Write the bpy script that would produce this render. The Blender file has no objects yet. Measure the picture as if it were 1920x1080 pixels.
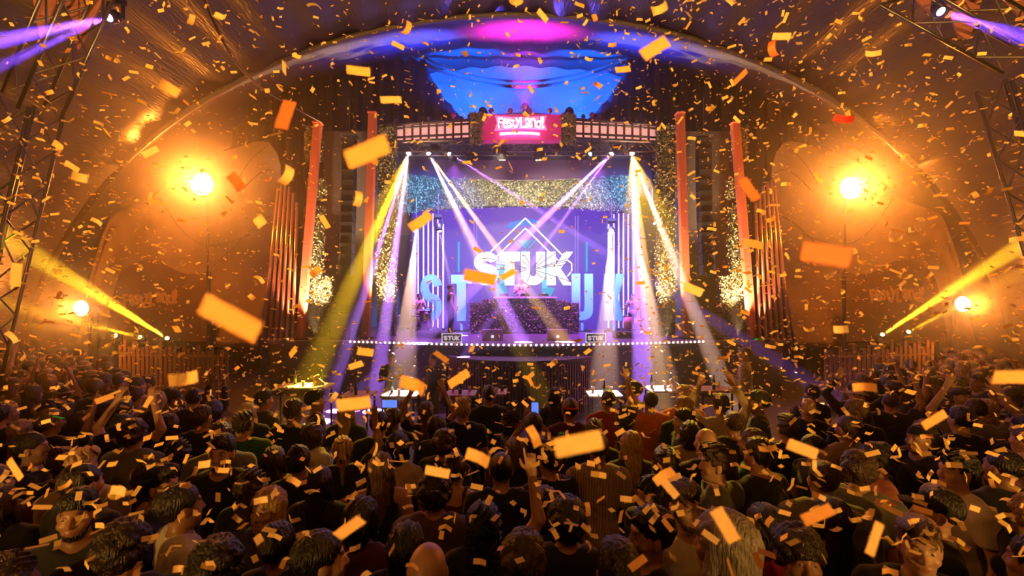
import bpy, bmesh, math, random
import numpy as np
from mathutils import Vector, Matrix, Euler

scene = bpy.context.scene
col = scene.collection
RNG = random.Random(11)
PI = math.pi

# ------------------------------------------------------------------ camera, haze, exposure
CAM_Z = 2.85          # photographer stands on a riser, about a metre above the heads
FPX = 853.0           # focal length in pixels of the 1920 px frame (16 mm lens)
HY = 570.0            # the horizon's row
cam_data = bpy.data.cameras.new('camera')
cam = bpy.data.objects.new('camera', cam_data)
col.objects.link(cam)
cam.location = (0, 0, CAM_Z)
cam.rotation_euler = (PI / 2, 0, 0)
cam_data.sensor_width = 36.0
cam_data.lens = FPX / 1920 * 36.0
cam_data.shift_y = (HY - 540.0) / 1920.0
cam_data.clip_start = 0.05
cam_data.clip_end = 200
cam_data.dof.use_dof = True
cam_data.dof.focus_distance = 6.0
cam_data.dof.aperture_fstop = 2.4
scene.camera = cam

world = bpy.data.worlds.new('night_haze')
scene.world = world
world.use_nodes = True
wn = world.node_tree
wn.nodes.clear()
w_out = wn.nodes.new('ShaderNodeOutputWorld')
w_bg = wn.nodes.new('ShaderNodeBackground')
w_bg.inputs['Color'].default_value = (0.0, 0.0, 0.0, 1)
w_bg.inputs['Strength'].default_value = 0.0
wn.links.new(w_bg.outputs[0], w_out.inputs['Surface'])
HAZE_DENSITY, HAZE_FORWARD = 0.022, 0.89

vs = scene.view_settings
vs.view_transform = 'Standard'
vs.look = 'None'
vs.exposure = 0.0
vs.gamma = 1.0
vs.use_curve_mapping = False
cy = scene.cycles
cy.max_bounces = 4
cy.diffuse_bounces = 2
cy.glossy_bounces = 2
cy.transmission_bounces = 3
cy.transparent_max_bounces = 6
cy.volume_bounces = 0
cy.sample_clamp_indirect = 6.0
cy.caustics_reflective = False
cy.caustics_refractive = False


def P(x, y, Y):
    """photo pixel at distance Y -> world point"""
    k = Y / FPX
    return Vector(((x - 960.0) * k, Y, CAM_Z + (HY - y) * k))


# ------------------------------------------------------------------ helpers
def lin(c):
    return c / 12.92 if c <= 0.04045 else ((c + 0.055) / 1.055) ** 2.4


def hexc(h):
    h = h.lstrip('#')
    return tuple(lin(int(h[i:i + 2], 16) / 255.0) for i in (0, 2, 4))


MATS = {}


def mat(name, color=(0.5, 0.5, 0.5), rough=0.6, metal=0.0, noise=0.0, nscale=20.0, bump=0.0, bscale=60.0,
        emit=None, estr=0.0, trans=0.0, objcol=False, stretch=None, sheen=0.0, spec=0.5):
    """procedural Principled material: optional noise mottling, bump, emission, translucency, per-object colour"""
    if name in MATS:
        return MATS[name]
    m = bpy.data.materials.new(name)
    m.use_nodes = True
    nt = m.node_tree
    nt.nodes.clear()
    out = nt.nodes.new('ShaderNodeOutputMaterial')
    b = nt.nodes.new('ShaderNodeBsdfPrincipled')
    b.inputs['Base Color'].default_value = (*color, 1)
    b.inputs['Roughness'].default_value = rough
    b.inputs['Metallic'].default_value = metal
    b.inputs['Specular IOR Level'].default_value = spec
    if sheen:
        b.inputs['Sheen Weight'].default_value = sheen
    base = None
    if objcol:
        oi = nt.nodes.new('ShaderNodeObjectInfo')
        base = oi.outputs['Color']
    if noise or bump:
        tc = nt.nodes.new('ShaderNodeTexCoord')
        vec = tc.outputs['Object']
        if stretch:
            mp = nt.nodes.new('ShaderNodeMapping')
            mp.inputs['Scale'].default_value = stretch
            nt.links.new(vec, mp.inputs['Vector'])
            vec = mp.outputs['Vector']
    if noise:
        n = nt.nodes.new('ShaderNodeTexNoise')
        n.inputs['Scale'].default_value = nscale
        n.inputs['Detail'].default_value = 4
        nt.links.new(vec, n.inputs['Vector'])
        mr = nt.nodes.new('ShaderNodeMapRange')
        mr.inputs['From Min'].default_value = 0.3
        mr.inputs['From Max'].default_value = 0.7
        mr.inputs['To Min'].default_value = 1 - noise
        mr.inputs['To Max'].default_value = 1 + noise
        nt.links.new(n.outputs['Fac'], mr.inputs['Value'])
        mx = nt.nodes.new('ShaderNodeVectorMath')
        mx.operation = 'SCALE'
        if base is not None:
            nt.links.new(base, mx.inputs[0])
        else:
            mx.inputs[0].default_value = color
        nt.links.new(mr.outputs[0], mx.inputs['Scale'])
        base = mx.outputs[0]
    if base is not None:
        nt.links.new(base, b.inputs['Base Color'])
    if bump:
        n2 = nt.nodes.new('ShaderNodeTexNoise')
        n2.inputs['Scale'].default_value = bscale
        n2.inputs['Detail'].default_value = 3
        nt.links.new(vec, n2.inputs['Vector'])
        bp = nt.nodes.new('ShaderNodeBump')
        bp.inputs['Strength'].default_value = bump
        bp.inputs['Distance'].default_value = 0.02
        nt.links.new(n2.outputs['Fac'], bp.inputs['Height'])
        nt.links.new(bp.outputs[0], b.inputs['Normal'])
    if emit is not None:
        b.inputs['Emission Color'].default_value = (*emit, 1)
        b.inputs['Emission Strength'].default_value = estr
    sh = b.outputs[0]
    if trans:
        tr = nt.nodes.new('ShaderNodeBsdfTranslucent')
        if base is not None:
            nt.links.new(base, tr.inputs['Color'])
        else:
            tr.inputs['Color'].default_value = (*color, 1)
        ms = nt.nodes.new('ShaderNodeMixShader')
        ms.inputs[0].default_value = trans
        nt.links.new(sh, ms.inputs[1])
        nt.links.new(tr.outputs[0], ms.inputs[2])
        sh = ms.outputs[0]
    nt.links.new(sh, out.inputs['Surface'])
    m.cycles.emission_sampling = 'NONE' if (emit is not None and estr < 30) else 'AUTO'
    MATS[name] = m
    return m


class MB:
    """collects shapes into one mesh"""

    def __init__(self):
        self.v, self.f = [], []

    def add(self, v, f):
        o = len(self.v)
        self.v += [tuple(p) for p in v]
        self.f += [tuple(i + o for i in q) for q in f]
        return self

    def box(self, c, s, rot=None):
        hx, hy, hz = s[0] / 2, s[1] / 2, s[2] / 2
        pts = [Vector((x * hx, y * hy, z * hz)) for x in (-1, 1) for y in (-1, 1) for z in (-1, 1)]
        if rot is not None:
            pts = [rot @ p for p in pts]
        c = Vector(c)
        return self.add([c + p for p in pts],
                        [(0, 1, 3, 2), (4, 6, 7, 5), (0, 4, 5, 1), (2, 3, 7, 6), (0, 2, 6, 4), (1, 5, 7, 3)])

    def bar(self, a, b, w, d=None, up=(0, 0, 1)):
        """box beam from a to b"""
        a, b = Vector(a), Vector(b)
        z = (b - a)
        L = z.length
        z.normalize()
        u = Vector(up)
        if abs(z.dot(u)) > 0.95:
            u = Vector((0, 1, 0))
        x = u.cross(z).normalized()
        y = z.cross(x)
        r = Matrix((x, y, z)).transposed()
        return self.box((a + b) / 2, (w, d or w, L), r)

    def tube(self, a, b, r, r2=None, n=10, caps=True):
        a, b = Vector(a), Vector(b)
        r2 = r if r2 is None else r2
        z = (b - a).normalized()
        u = Vector((0, 0, 1)) if abs(z.z) < 0.9 else Vector((1, 0, 0))
        x = u.cross(z).normalized()
        y = z.cross(x)
        v = []
        for p, q in ((a, r), (b, r2)):
            for i in range(n):
                t = 2 * PI * i / n
                v.append(p + x * math.cos(t) * q + y * math.sin(t) * q)
        f = [(i, (i + 1) % n, n + (i + 1) % n, n + i) for i in range(n)]
        if caps:
            f += [tuple(range(n - 1, -1, -1)), tuple(range(n, 2 * n))]
        return self.add(v, f)

    def path(self, pts, r, n=6):
        pts = [Vector(p) for p in pts]
        v = []
        for i, p in enumerate(pts):
            t = (pts[min(i + 1, len(pts) - 1)] - pts[max(i - 1, 0)]).normalized()
            u = Vector((0, 1, 0)) if abs(t.y) < 0.9 else Vector((1, 0, 0))
            x = u.cross(t).normalized()
            y = t.cross(x)
            for k in range(n):
                a = 2 * PI * k / n
                v.append(p + x * math.cos(a) * r + y * math.sin(a) * r)
        f = []
        for i in range(len(pts) - 1):
            for k in range(n):
                f.append((i * n + k, i * n + (k + 1) % n, (i + 1) * n + (k + 1) % n, (i + 1) * n + k))
        f += [tuple(range(n - 1, -1, -1)), tuple(range(len(v) - n, len(v)))]
        return self.add(v, f)

    def lathe(self, prof, c=(0, 0, 0), n=16, axis=None):
        """prof: list of (radius, height) around z (or around the direction axis)"""
        c = Vector(c)
        R = Matrix.Identity(3)
        if axis is not None:
            R = Vector((0, 0, 1)).rotation_difference(Vector(axis)).to_matrix()
        v = []
        for r, h in prof:
            for i in range(n):
                t = 2 * PI * i / n
                v.append(c + R @ Vector((r * math.cos(t), r * math.sin(t), h)))
        f = []
        for j in range(len(prof) - 1):
            for i in range(n):
                f.append((j * n + i, j * n + (i + 1) % n, (j + 1) * n + (i + 1) % n, (j + 1) * n + i))
        f += [tuple(range(n - 1, -1, -1)), tuple(range(len(v) - n, len(v)))]
        return self.add(v, f)

    def prism(self, outline, fn, t):
        """extruded outline: outline of (a, b); fn(a, b, d) -> point, d from 0 to t"""
        n = len(outline)
        v = [fn(a, b, 0) for a, b in outline] + [fn(a, b, t) for a, b in outline]
        f = [tuple(range(n)), tuple(range(2 * n - 1, n - 1, -1))]
        f += [(i, i + n, (i + 1) % n + n, (i + 1) % n) for i in range(n)]
        return self.add(v, f)

    def grid(self, fn, nu, nv):
        v = [fn(i / nu, j / nv) for j in range(nv + 1) for i in range(nu + 1)]
        f = [(j * (nu + 1) + i, j * (nu + 1) + i + 1, (j + 1) * (nu + 1) + i + 1, (j + 1) * (nu + 1) + i)
             for j in range(nv) for i in range(nu)]
        return self.add(v, f)

    def mesh(self, name, material=None, smooth=False):
        me = bpy.data.meshes.new(name)
        me.from_pydata(self.v, [], self.f)
        if material:
            me.materials.append(material)
        if smooth:
            me.polygons.foreach_set('use_smooth', [True] * len(me.polygons))
        me.update()
        return me

    def build(self, name, material, parent=None, smooth=False, solid=0.0, local=False):
        o = obj(name, self.mesh(name, material, smooth), parent)
        if parent is not None and not local:
            keep(o, parent)
        if solid:
            md = o.modifiers.new('thickness', 'SOLIDIFY')
            md.thickness = solid
            md.offset = 0
        return o


def world_of(p):
    m = Matrix.Identity(4)
    while p is not None:
        m = Matrix.Translation(p.location) @ p.rotation_euler.to_matrix().to_4x4() if p.parent is None else m
        p = p.parent
    return m


def keep(o, parent):
    """the mesh was laid out in world coordinates: cancel the thing's own placement"""
    if parent.parent is None:
        o.matrix_parent_inverse = world_of(parent).inverted()


def obj(name, data, parent=None):
    o = bpy.data.objects.new(name, data)
    col.objects.link(o)
    if parent is not None:
        o.parent = parent
    return o


def tag(o, label, cat, group=None, kind=None):
    o['label'] = label
    o['category'] = cat
    if group:
        o['group'] = group
    if kind:
        o['kind'] = kind
    return o


def struct(o, label=None):
    o['kind'] = 'structure'
    if label:
        o['label'] = label
    return o


def empty(name, loc=(0, 0, 0), label=None, cat=None, group=None, rz=0.0):
    o = bpy.data.objects.new(name, None)
    o.empty_display_size = 0.2
    col.objects.link(o)
    o.location = loc
    o.rotation_euler = (0, 0, rz)
    if label:
        tag(o, label, cat, group)
    return o


def smoothstep(a, b, x):
    t = min(1, max(0, (x - a) / (b - a)))
    return t * t * (3 - 2 * t)


def spot(name, a, b, color, watts, deg, blend=0.4, radius=0.04, parent=None):
    """a spotlight at a pointing at b"""
    d = bpy.data.lights.new(name, 'SPOT')
    d.color = color
    d.energy = watts
    d.spot_size = math.radians(deg)
    d.spot_blend = blend
    d.shadow_soft_size = radius
    o = bpy.data.objects.new(name, d)
    col.objects.link(o)
    a, b = Vector(a), Vector(b)
    q = (b - a).to_track_quat('-Z', 'Y')
    o.location = a
    o.rotation_euler = q.to_euler()
    if parent is not None:
        o.parent = parent
        keep(o, parent)
    return o


def point(name, a, color, watts, radius, parent=None):
    d = bpy.data.lights.new(name, 'POINT')
    d.color = color
    d.energy = watts
    d.shadow_soft_size = radius
    o = bpy.data.objects.new(name, d)
    col.objects.link(o)
    o.location = a
    if parent is not None:
        o.parent = parent
        keep(o, parent)
    return o


def catmull(pts, n=8, closed=False):
    """smooth 2D/3D curve through points"""
    pts = [Vector(p) for p in pts]
    m = len(pts)
    out = []
    rng = range(m) if closed else range(m - 1)
    for i in rng:
        g = (lambda k: pts[k % m]) if closed else (lambda k: pts[min(max(k, 0), m - 1)])
        a, b, c, d = g(i - 1), g(i), g(i + 1), g(i + 2)
        for k in range(n):
            t = k / n
            out.append(0.5 * ((2 * b) + (c - a) * t + (2 * a - 5 * b + 4 * c - d) * t * t + (3 * b - a - 3 * c + d) * t ** 3))
    if not closed:
        out.append(pts[-1])
    return out
# ------------------------------------------------------------------ the tent
MIRR = 1974.0   # the stage's centre line stands at photo column 987

M_floor = mat('dark_floor', (0.035, 0.03, 0.028), 0.55, noise=0.4, nscale=3, bump=0.2, bscale=30)
M_tent = mat('silver_tent_fabric', (0.04, 0.036, 0.033), 0.4, noise=0.15, nscale=2.5, bump=0.9, bscale=2.2, stretch=(9, 1.2, 9), spec=0.6)
M_vault = mat('pale_vault_fabric', (0.06, 0.06, 0.075), 0.6, noise=0.12, nscale=2, bump=0.35, bscale=6, stretch=(6, 0.6, 1))
M_dark = mat('black_molton', (0.018, 0.014, 0.02), 0.9, noise=0.3, nscale=4)
M_wall = mat('dark_tent_wall', (0.05, 0.04, 0.035), 0.8, noise=0.3, nscale=2)

struct(MB().box((0, 10, -0.05), (60, 60, 0.1)).build('floor', M_floor), 'dark floor under the crowd')

ARCH_A, ARCH_B, LIP_Y = 13.4, 10.52, 12.0


def arch(t, a, b):
    """t 0..1 from the left foot over the top to the right foot"""
    th = PI * (1 - t)
    return 0.17 + a * math.cos(th), b * math.sin(th)


def tent_fn(u, v):
    Y = -6 + (LIP_Y + 6) * v
    g = 1 + 0.012 * (LIP_Y - Y)
    x, z = arch(u, ARCH_A * g, ARCH_B * g)
    # gathered folds running out from the lip
    w = 0.035 * math.sin(u * 260) * smoothstep(0.2, 1, v) + 0.05 * math.sin(u * 61 + Y * 0.8)
    s = math.sin(PI * u) ** 0.5
    return (x * (1 - w * 0.02), Y, max(0.0, z + w * s))


struct(MB().grid(tent_fn, 520, 24).build('ceiling', M_tent, smooth=True, solid=0.02), 'silver arched tent roof with gathered folds')

# rolled lip tube along the arch
lip = [(arch(i / 80, ARCH_A - 0.02, ARCH_B - 0.02)[0], LIP_Y + 0.02, max(0.05, arch(i / 80, ARCH_A - 0.02, ARCH_B - 0.02)[1])) for i in range(17, 64)]
struct(MB().path(lip, 0.07, 8).build('trim_1', mat('lip_hem', (0.10, 0.09, 0.09), 0.5), smooth=True), 'rolled hem along the edge of the tent arch')


def vault_fn(u, v):
    Y = LIP_Y + 0.3 + 11.0 * v
    x, z = arch(u, ARCH_A + 0.1 + 8.0 * v ** 0.6, ARCH_B + 0.1 + 4.4 * v ** 0.9)
    w = 0.05 * math.sin(u * 300) * v
    return (x, Y, max(0, z + w))


struct(MB().grid(vault_fn, 320, 16).build('ceiling_rear', M_vault, smooth=True, solid=0.02), 'pale vaulted roof behind the arch')
struct(MB().box((0, 24.0, 8), (44, 0.2, 16.2)).build('wall_back', mat('blue_backcloth', (0.30, 0.36, 0.55), 0.8, noise=0.15, nscale=1.2)), 'pale backcloth behind the stage roof')
struct(MB().box((0, -6.2, 6), (34, 0.2, 13)).build('wall_front', M_dark), 'dark tent end behind the crowd')


# dark drapes hung either side, their inner edges curving to a bowl
def drape(mirror, name, label):
    Y0 = 18.6
    top = catmull([(300, 420, 0), (400, 320, 0), (440, 250, 0), (480, 192, 0), (540, 152, 0), (620, 126, 0), (700, 116, 0), (790, 112, 0),
                   (806, 140, 0), (825, 172, 0), (855, 208, 0), (900, 250, 0)], 8)
    xs = [p.x for p in top]
    ys = [p.y for p in top]

    def fn(u, v):
        px = 300 + 600 * u
        yt = float(np.interp(px, xs, ys))
        py = yt + (max(yt + 4, 720 if px < 490 else 618 if px < 690 else 262) - yt) * v
        if mirror:
            px = MIRR - px
        d = Y0 + 0.16 * math.sin(u * 150) + 0.05 * math.sin(u * 391 + v * 3)
        q = P(px, py, Y0)
        return (q.x, d, max(0.02, q.z))
    return struct(MB().grid(fn, 360, 10).build(name, M_dark, smooth=True, solid=0.015), label)


drape(False, 'drape_wall_left', 'tall dark drape beside the stage, its edge curving into a bowl')
drape(True, 'drape_wall_right', 'tall dark drape beside the stage, its edge curving into a bowl')

# ------------------------------------------------------------------ machine haze hanging over the pit and the stage
hz = bpy.data.materials.new('machine_haze')
hz.use_nodes = True
hn = hz.node_tree
hn.nodes.clear()
ho = hn.nodes.new('ShaderNodeOutputMaterial')
hv = hn.nodes.new('ShaderNodeVolumeScatter')
hv.inputs['Color'].default_value = (1, 1, 1, 1)
hv.inputs['Density'].default_value = HAZE_DENSITY
hv.inputs['Anisotropy'].default_value = HAZE_FORWARD
hn.links.new(hv.outputs[0], ho.inputs['Volume'])
haze = MB().box((0, 14.0, 7.5), (36, 19.9, 14.9)).build('stage_haze', hz)
haze['kind'] = 'structure'
haze['label'] = 'thin machine haze hanging over the pit and stage'
# ------------------------------------------------------------------ stage platform
STAGE_Z = 1.72
M_black = mat('black_metal', (0.02, 0.02, 0.022), 0.5, 0.6)
M_deck = mat('stage_deck', (0.10, 0.085, 0.10), 0.35, noise=0.2, nscale=3)
M_skirt = mat('stage_skirt', (0.03, 0.02, 0.025), 0.6, noise=0.2, nscale=5)
M_chrome = mat('chrome', (0.75, 0.75, 0.78), 0.15, 1.0)
M_alu = mat('aluminium_truss', (0.16, 0.15, 0.16), 0.35, 0.9)
M_redpost = mat('red_painted_timber', (0.42, 0.10, 0.07), 0.5, noise=0.15, nscale=6, stretch=(4, 4, 0.4))
M_copper = mat('copper_pipe', (0.55, 0.30, 0.24), 0.3, 0.7)
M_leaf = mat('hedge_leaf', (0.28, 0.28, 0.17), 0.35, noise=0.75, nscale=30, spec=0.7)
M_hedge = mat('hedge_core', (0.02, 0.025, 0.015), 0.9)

EDGE = [(P(655, 640, 13.8).x, 13.75), (P(760, 643, 13.2).x, 13.2), (P(870, 646, 12.75).x, 12.75), (P(987, 648, 12.55).x, 12.55),
        (P(1104, 646, 12.75).x, 12.75), (P(1214, 643, 13.2).x, 13.2), (P(1320, 640, 13.8).x, 13.75)]
edge_curve = catmull([(x, y, 0) for x, y in EDGE], 10)
stage = empty('stage_platform', (0.4, 17, 0), 'wide raised stage deck with a bowed front edge', 'stage')
xl, xr = P(500, 0, 13.9).x, P(1474, 0, 13.9).x
out = [(xl, 14.0)] + [(p.x, p.y) for p in edge_curve] + [(xr, 14.0), (xr, 22.5), (xl, 22.5)]
MB().prism(out, lambda a, b, d: (a, b, STAGE_Z - d), 0.12).build('deck', M_deck, stage)
MB().prism([(a, b + 0.12 if b < 15 else b) for a, b in out], lambda a, b, d: (a, b, STAGE_Z - 0.12 - d), STAGE_Z - 0.12).build('skirt', M_skirt, stage)
M_rail = mat('edge_rail', (0.05, 0.04, 0.05), 0.5, 0.4)
strip = empty('stage_edge_lights', (edge_curve[30].x, 12.5, STAGE_Z), 'row of small white bulbs along the bowed stage edge', 'light strip')
MB().path([(p.x, p.y - 0.03, STAGE_Z - 0.05) for p in edge_curve], 0.03, 6).build('rail', M_rail, strip)
bulb_me = MB().lathe([(0.012, -0.03), (0.028, -0.015), (0.032, 0.0), (0.022, 0.022), (0.006, 0.03)], n=8).mesh('bulb', mat('bulb_glass', (1, 1, 1), 0.3, emit=(1.0, 0.70, 0.58), estr=5), True)
seg = [0.0]
for i in range(1, len(edge_curve)):
    seg.append(seg[-1] + (edge_curve[i] - edge_curve[i - 1]).length)
for i in range(74):
    s = seg[-1] * (i + 0.5) / 74
    b = obj('bulb', bulb_me, strip)
    x, y = np.interp(s, seg, [p.x for p in edge_curve]), np.interp(s, seg, [p.y for p in edge_curve])
    b.location = (x - strip.location.x, y - 0.05 - strip.location.y, 0.0)

# ribbed thrust in front of the deck
th = empty('thrust_platform', (0.25, 12.6, 0), 'low round thrust in front of the stage clad in upright dark ribs', 'platform')
TC = (0.25, 13.6)
TR = 2.25
TZ = 1.42
ex_, ey_ = [p.x for p in edge_curve], [p.y for p in edge_curve]


def before_edge(q, gap):
    return (q[0], min(q[1], float(np.interp(q[0], ex_, ey_)) - gap))


arc = [(TC[0] + TR * math.cos(a), TC[1] - TR * math.sin(a)) for a in [PI * (0.06 + 0.88 * i / 40) for i in range(41)]]
MB().prism([before_edge(q, 0.22) for q in arc], lambda a, b, d: (a, b, TZ - d), 0.08).build('deck', M_skirt, th)
inner = [(TC[0] + (TR - 0.08) * math.cos(a), TC[1] - (TR - 0.08) * math.sin(a)) for a in [PI * (0.06 + 0.88 * i / 40) for i in range(41)]]
MB().prism([before_edge(q, 0.22) for q in inner], lambda a, b, d: (a, b, TZ - 0.08 - d), TZ - 0.08).build('core', M_black, th)
rib_me = MB().prism([(-0.030, -0.03), (-0.014, -0.05), (0.014, -0.05), (0.030, -0.03), (0.030, 0.03), (-0.030, 0.03)], lambda a, b, d: (a, b, d), TZ - 0.09).mesh('rib', mat('ribbed_cladding', (0.16, 0.10, 0.11), 0.45))
for i in range(70):
    a = PI * (0.065 + 0.87 * i / 69)
    if TC[1] - TR * math.sin(a) > float(np.interp(TC[0] + TR * math.cos(a), ex_, ey_)) - 0.28:
        continue
    r = obj('rib', rib_me, th)
    r.location = (TC[0] + TR * math.cos(a) - th.location.x, TC[1] - TR * math.sin(a) - th.location.y, 0.005)
    r.rotation_euler = (0, 0, PI / 2 - a)


# ------------------------------------------------------------------ hedges
LEAF_RNG = np.random.default_rng(5)


def leaves_on(boxes, n, size=0.06, spread=0.06):
    """n leaf blades scattered over the front and sides of boxes: (centre, size)"""
    area = np.array([s[0] * s[2] + s[1] * s[2] for c, s in boxes])
    counts = (n * area / area.sum()).astype(int)
    V, F = [], []
    base = 0
    for (c, s), k in zip(boxes, counts):
        u = LEAF_RNG.random((k, 3)) - 0.5
        p = u * np.array(s)
        side = LEAF_RNG.random(k)
        p[:, 1] = np.where(side < 0.75, -s[1] / 2, p[:, 1])
        edge = side >= 0.75
        p[edge, 0] = np.sign(u[edge, 0]) * s[0] / 2
        p += LEAF_RNG.normal(0, spread * 0.5, (k, 3)) + np.array(c)
        d1 = LEAF_RNG.normal(0, 1, (k, 3))
        d1 /= np.linalg.norm(d1, axis=1)[:, None]
        d2 = np.cross(d1, LEAF_RNG.normal(0, 1, (k, 3)))
        d2 /= np.linalg.norm(d2, axis=1)[:, None]
        L = size * (0.7 + 0.6 * LEAF_RNG.random(k))[:, None]
        nn = np.cross(d1, d2)
        q = np.stack([p - d1 * L * 0.5, p + d2 * L * 0.28 + nn * L * 0.08, p + d1 * L * 0.5, p - d2 * L * 0.28 + nn * L * 0.08], 1)
        V.append(q.reshape(-1, 3))
        i = np.arange(k)[:, None] * 4 + base
        F.append(np.concatenate([i, i + 1, i + 2, i + 3], 1))
        base += 4 * k
    V, F = np.concatenate(V), np.concatenate(F)
    me = bpy.data.meshes.new('foliage')
    me.from_pydata(V.tolist(), [], F.tolist())
    me.materials.append(M_leaf)
    me.update()
    return me


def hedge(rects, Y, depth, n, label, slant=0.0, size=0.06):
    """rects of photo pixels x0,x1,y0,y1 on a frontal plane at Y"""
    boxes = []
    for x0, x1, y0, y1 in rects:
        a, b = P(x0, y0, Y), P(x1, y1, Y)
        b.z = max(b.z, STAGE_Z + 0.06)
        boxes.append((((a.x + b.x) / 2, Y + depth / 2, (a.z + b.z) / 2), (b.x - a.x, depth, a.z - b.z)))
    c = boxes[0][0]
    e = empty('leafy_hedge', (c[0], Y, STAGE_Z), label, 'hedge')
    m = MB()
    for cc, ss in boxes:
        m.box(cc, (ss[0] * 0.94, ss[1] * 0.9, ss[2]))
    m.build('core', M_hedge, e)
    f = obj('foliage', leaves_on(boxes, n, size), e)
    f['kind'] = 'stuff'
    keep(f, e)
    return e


def mx(mirror, *xs):
    return [MIRR - x for x in xs][::-1] if mirror else list(xs)


for mir, side in ((False, 'left'), (True, 'right')):
    x0, x1 = mx(mir, 707, 741)
    hedge([(x0, x1, 236, 640)], 15.1, 0.25, 5200, f'tall inner hedge column hung with leaves beside the {side} of the stage opening')
    rects = [(*mx(mir, 572, 600), 236, 300), (*mx(mir, 575, 606), 335, 372), (*mx(mir, 571, 603), 385, 640), (*mx(mir, 603, 622), 520, 640)]
    hedge(rects, 14.75, 0.25, 5600, f'broken outer hedge strip behind the red post of the {side} tower')
    # red posts
    for nm, top, bot, Y, w in (('outer', (596, 232), (563, 641), 14.35, 0.21), ('inner', (699, 214), (686, 641), 14.75, 0.23)):
        f = (lambda q: MIRR - q) if mir else (lambda q: q)
        a, b = P(f(bot[0]), bot[1], Y), P(f(top[0]), top[1], Y)
        a.z = STAGE_Z
        e = empty('timber_post', a, f'{nm} red square timber post of the {side} stage tower', 'post')
        MB().bar(a, b, w, w, up=(0, 1, 0)).build('shaft', M_redpost, e)
        MB().box((a.x, a.y, STAGE_Z + 0.03), (w + 0.12, w + 0.12, 0.06)).build('foot', M_black, e)
        MB().box((b.x, b.y, b.z + 0.02), (w + 0.05, w + 0.05, 0.05)).build('cap', M_redpost, e)
    # slanting copper pipes
    tops = [(522, 352), (529, 338), (536, 342), (543, 350), (550, 362), (557, 380)]
    bots = [493, 505, 516, 527, 538, 549]
    for i, ((tx, ty), bx) in enumerate(zip(tops, bots)):
        f = (lambda q: MIRR - q) if mir else (lambda q: q)
        a, b = P(f(bx), 641, 14.2), P(f(tx), ty, 14.2 + 0.25)
        a.z = STAGE_Z
        word = ['outermost', 'second', 'third', 'fourth', 'fifth', 'innermost'][i]
        e = empty('organ_pipe', a, f'{word} slanting copper pipe of the {side} tower, counted from the sail', 'pipe', f'copper pipes of the {side} tower')
        MB().tube(a, b, 0.045, n=12).build('tube', M_copper, e, smooth=True)
        MB().tube(a, a + Vector((0, 0, 0.05)), 0.065, n=12).build('collar', M_copper, e, smooth=True)
    # line array of loudspeakers
    f = (lambda q: MIRR - q) if mir else (lambda q: q)
    top = P(f(655), 252, 14.9)
    e = empty('line_array', (top.x, 14.9, top.z), f'long hanging column of black loudspeaker cabinets inside the {side} tower', 'loudspeaker')
    for i in range(13):
        z = top.z - 0.16 - i * 0.345
        yb = 14.9 - 0.002 * i * i
        m = MB()
        m.prism([(-0.17, 0), (0.17, 0), (0.15, -0.32), (-0.15, -0.32)], lambda a, b, d: (top.x + d - 0.2, yb + a, z + b + 0.0), 0.40)
        cb = m.build('cabinet', M_black, e)
        g = MB()
        for k in range(4):
            g.box((top.x, yb - 0.165 + 0.004 * k, z - 0.05 - 0.07 * k), (0.34, 0.02, 0.022))
        gr = g.build('grille', mat('speaker_grille', (0.09, 0.08, 0.09), 0.5), cb)
        keep(gr, e)
    MB().bar((top.x, 14.9, top.z), (top.x, 14.9, top.z + 1.2), 0.03).build('hanging_chain', M_alu, e)
    MB().box((top.x, 14.9, top.z - 0.06), (0.5, 0.4, 0.05)).build('bumper', M_alu, e)
    # black wing wall between the posts and subwoofer on deck
    a, b = P(f(606), 245, 15.6), P(f(688), 641, 15.6)
    struct(MB().box(((a.x + b.x) / 2, 15.7, (a.z + STAGE_Z) / 2), (abs(b.x - a.x), 0.08, a.z - STAGE_Z)).build('wall_wing_' + side, M_dark), f'black wing wall of the {side} stage tower')
    a, b = P(f(610), 585, 14.0), P(f(650), 640, 14.0)
    e = empty('subwoofer', ((a.x + b.x) / 2, 14.5, STAGE_Z), f'black subwoofer box at the foot of the {side} tower', 'loudspeaker')
    MB().box(((a.x + b.x) / 2, 14.55, (a.z + STAGE_Z) / 2), (abs(b.x - a.x), 0.5, a.z - STAGE_Z)).build('cabinet', M_black, e)
    MB().box(((a.x + b.x) / 2, 14.29, (a.z + STAGE_Z) / 2), (abs(b.x - a.x) * 0.9, 0.02, (a.z - STAGE_Z) * 0.86)).build('grille', MATS['speaker_grille'], e)

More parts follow.
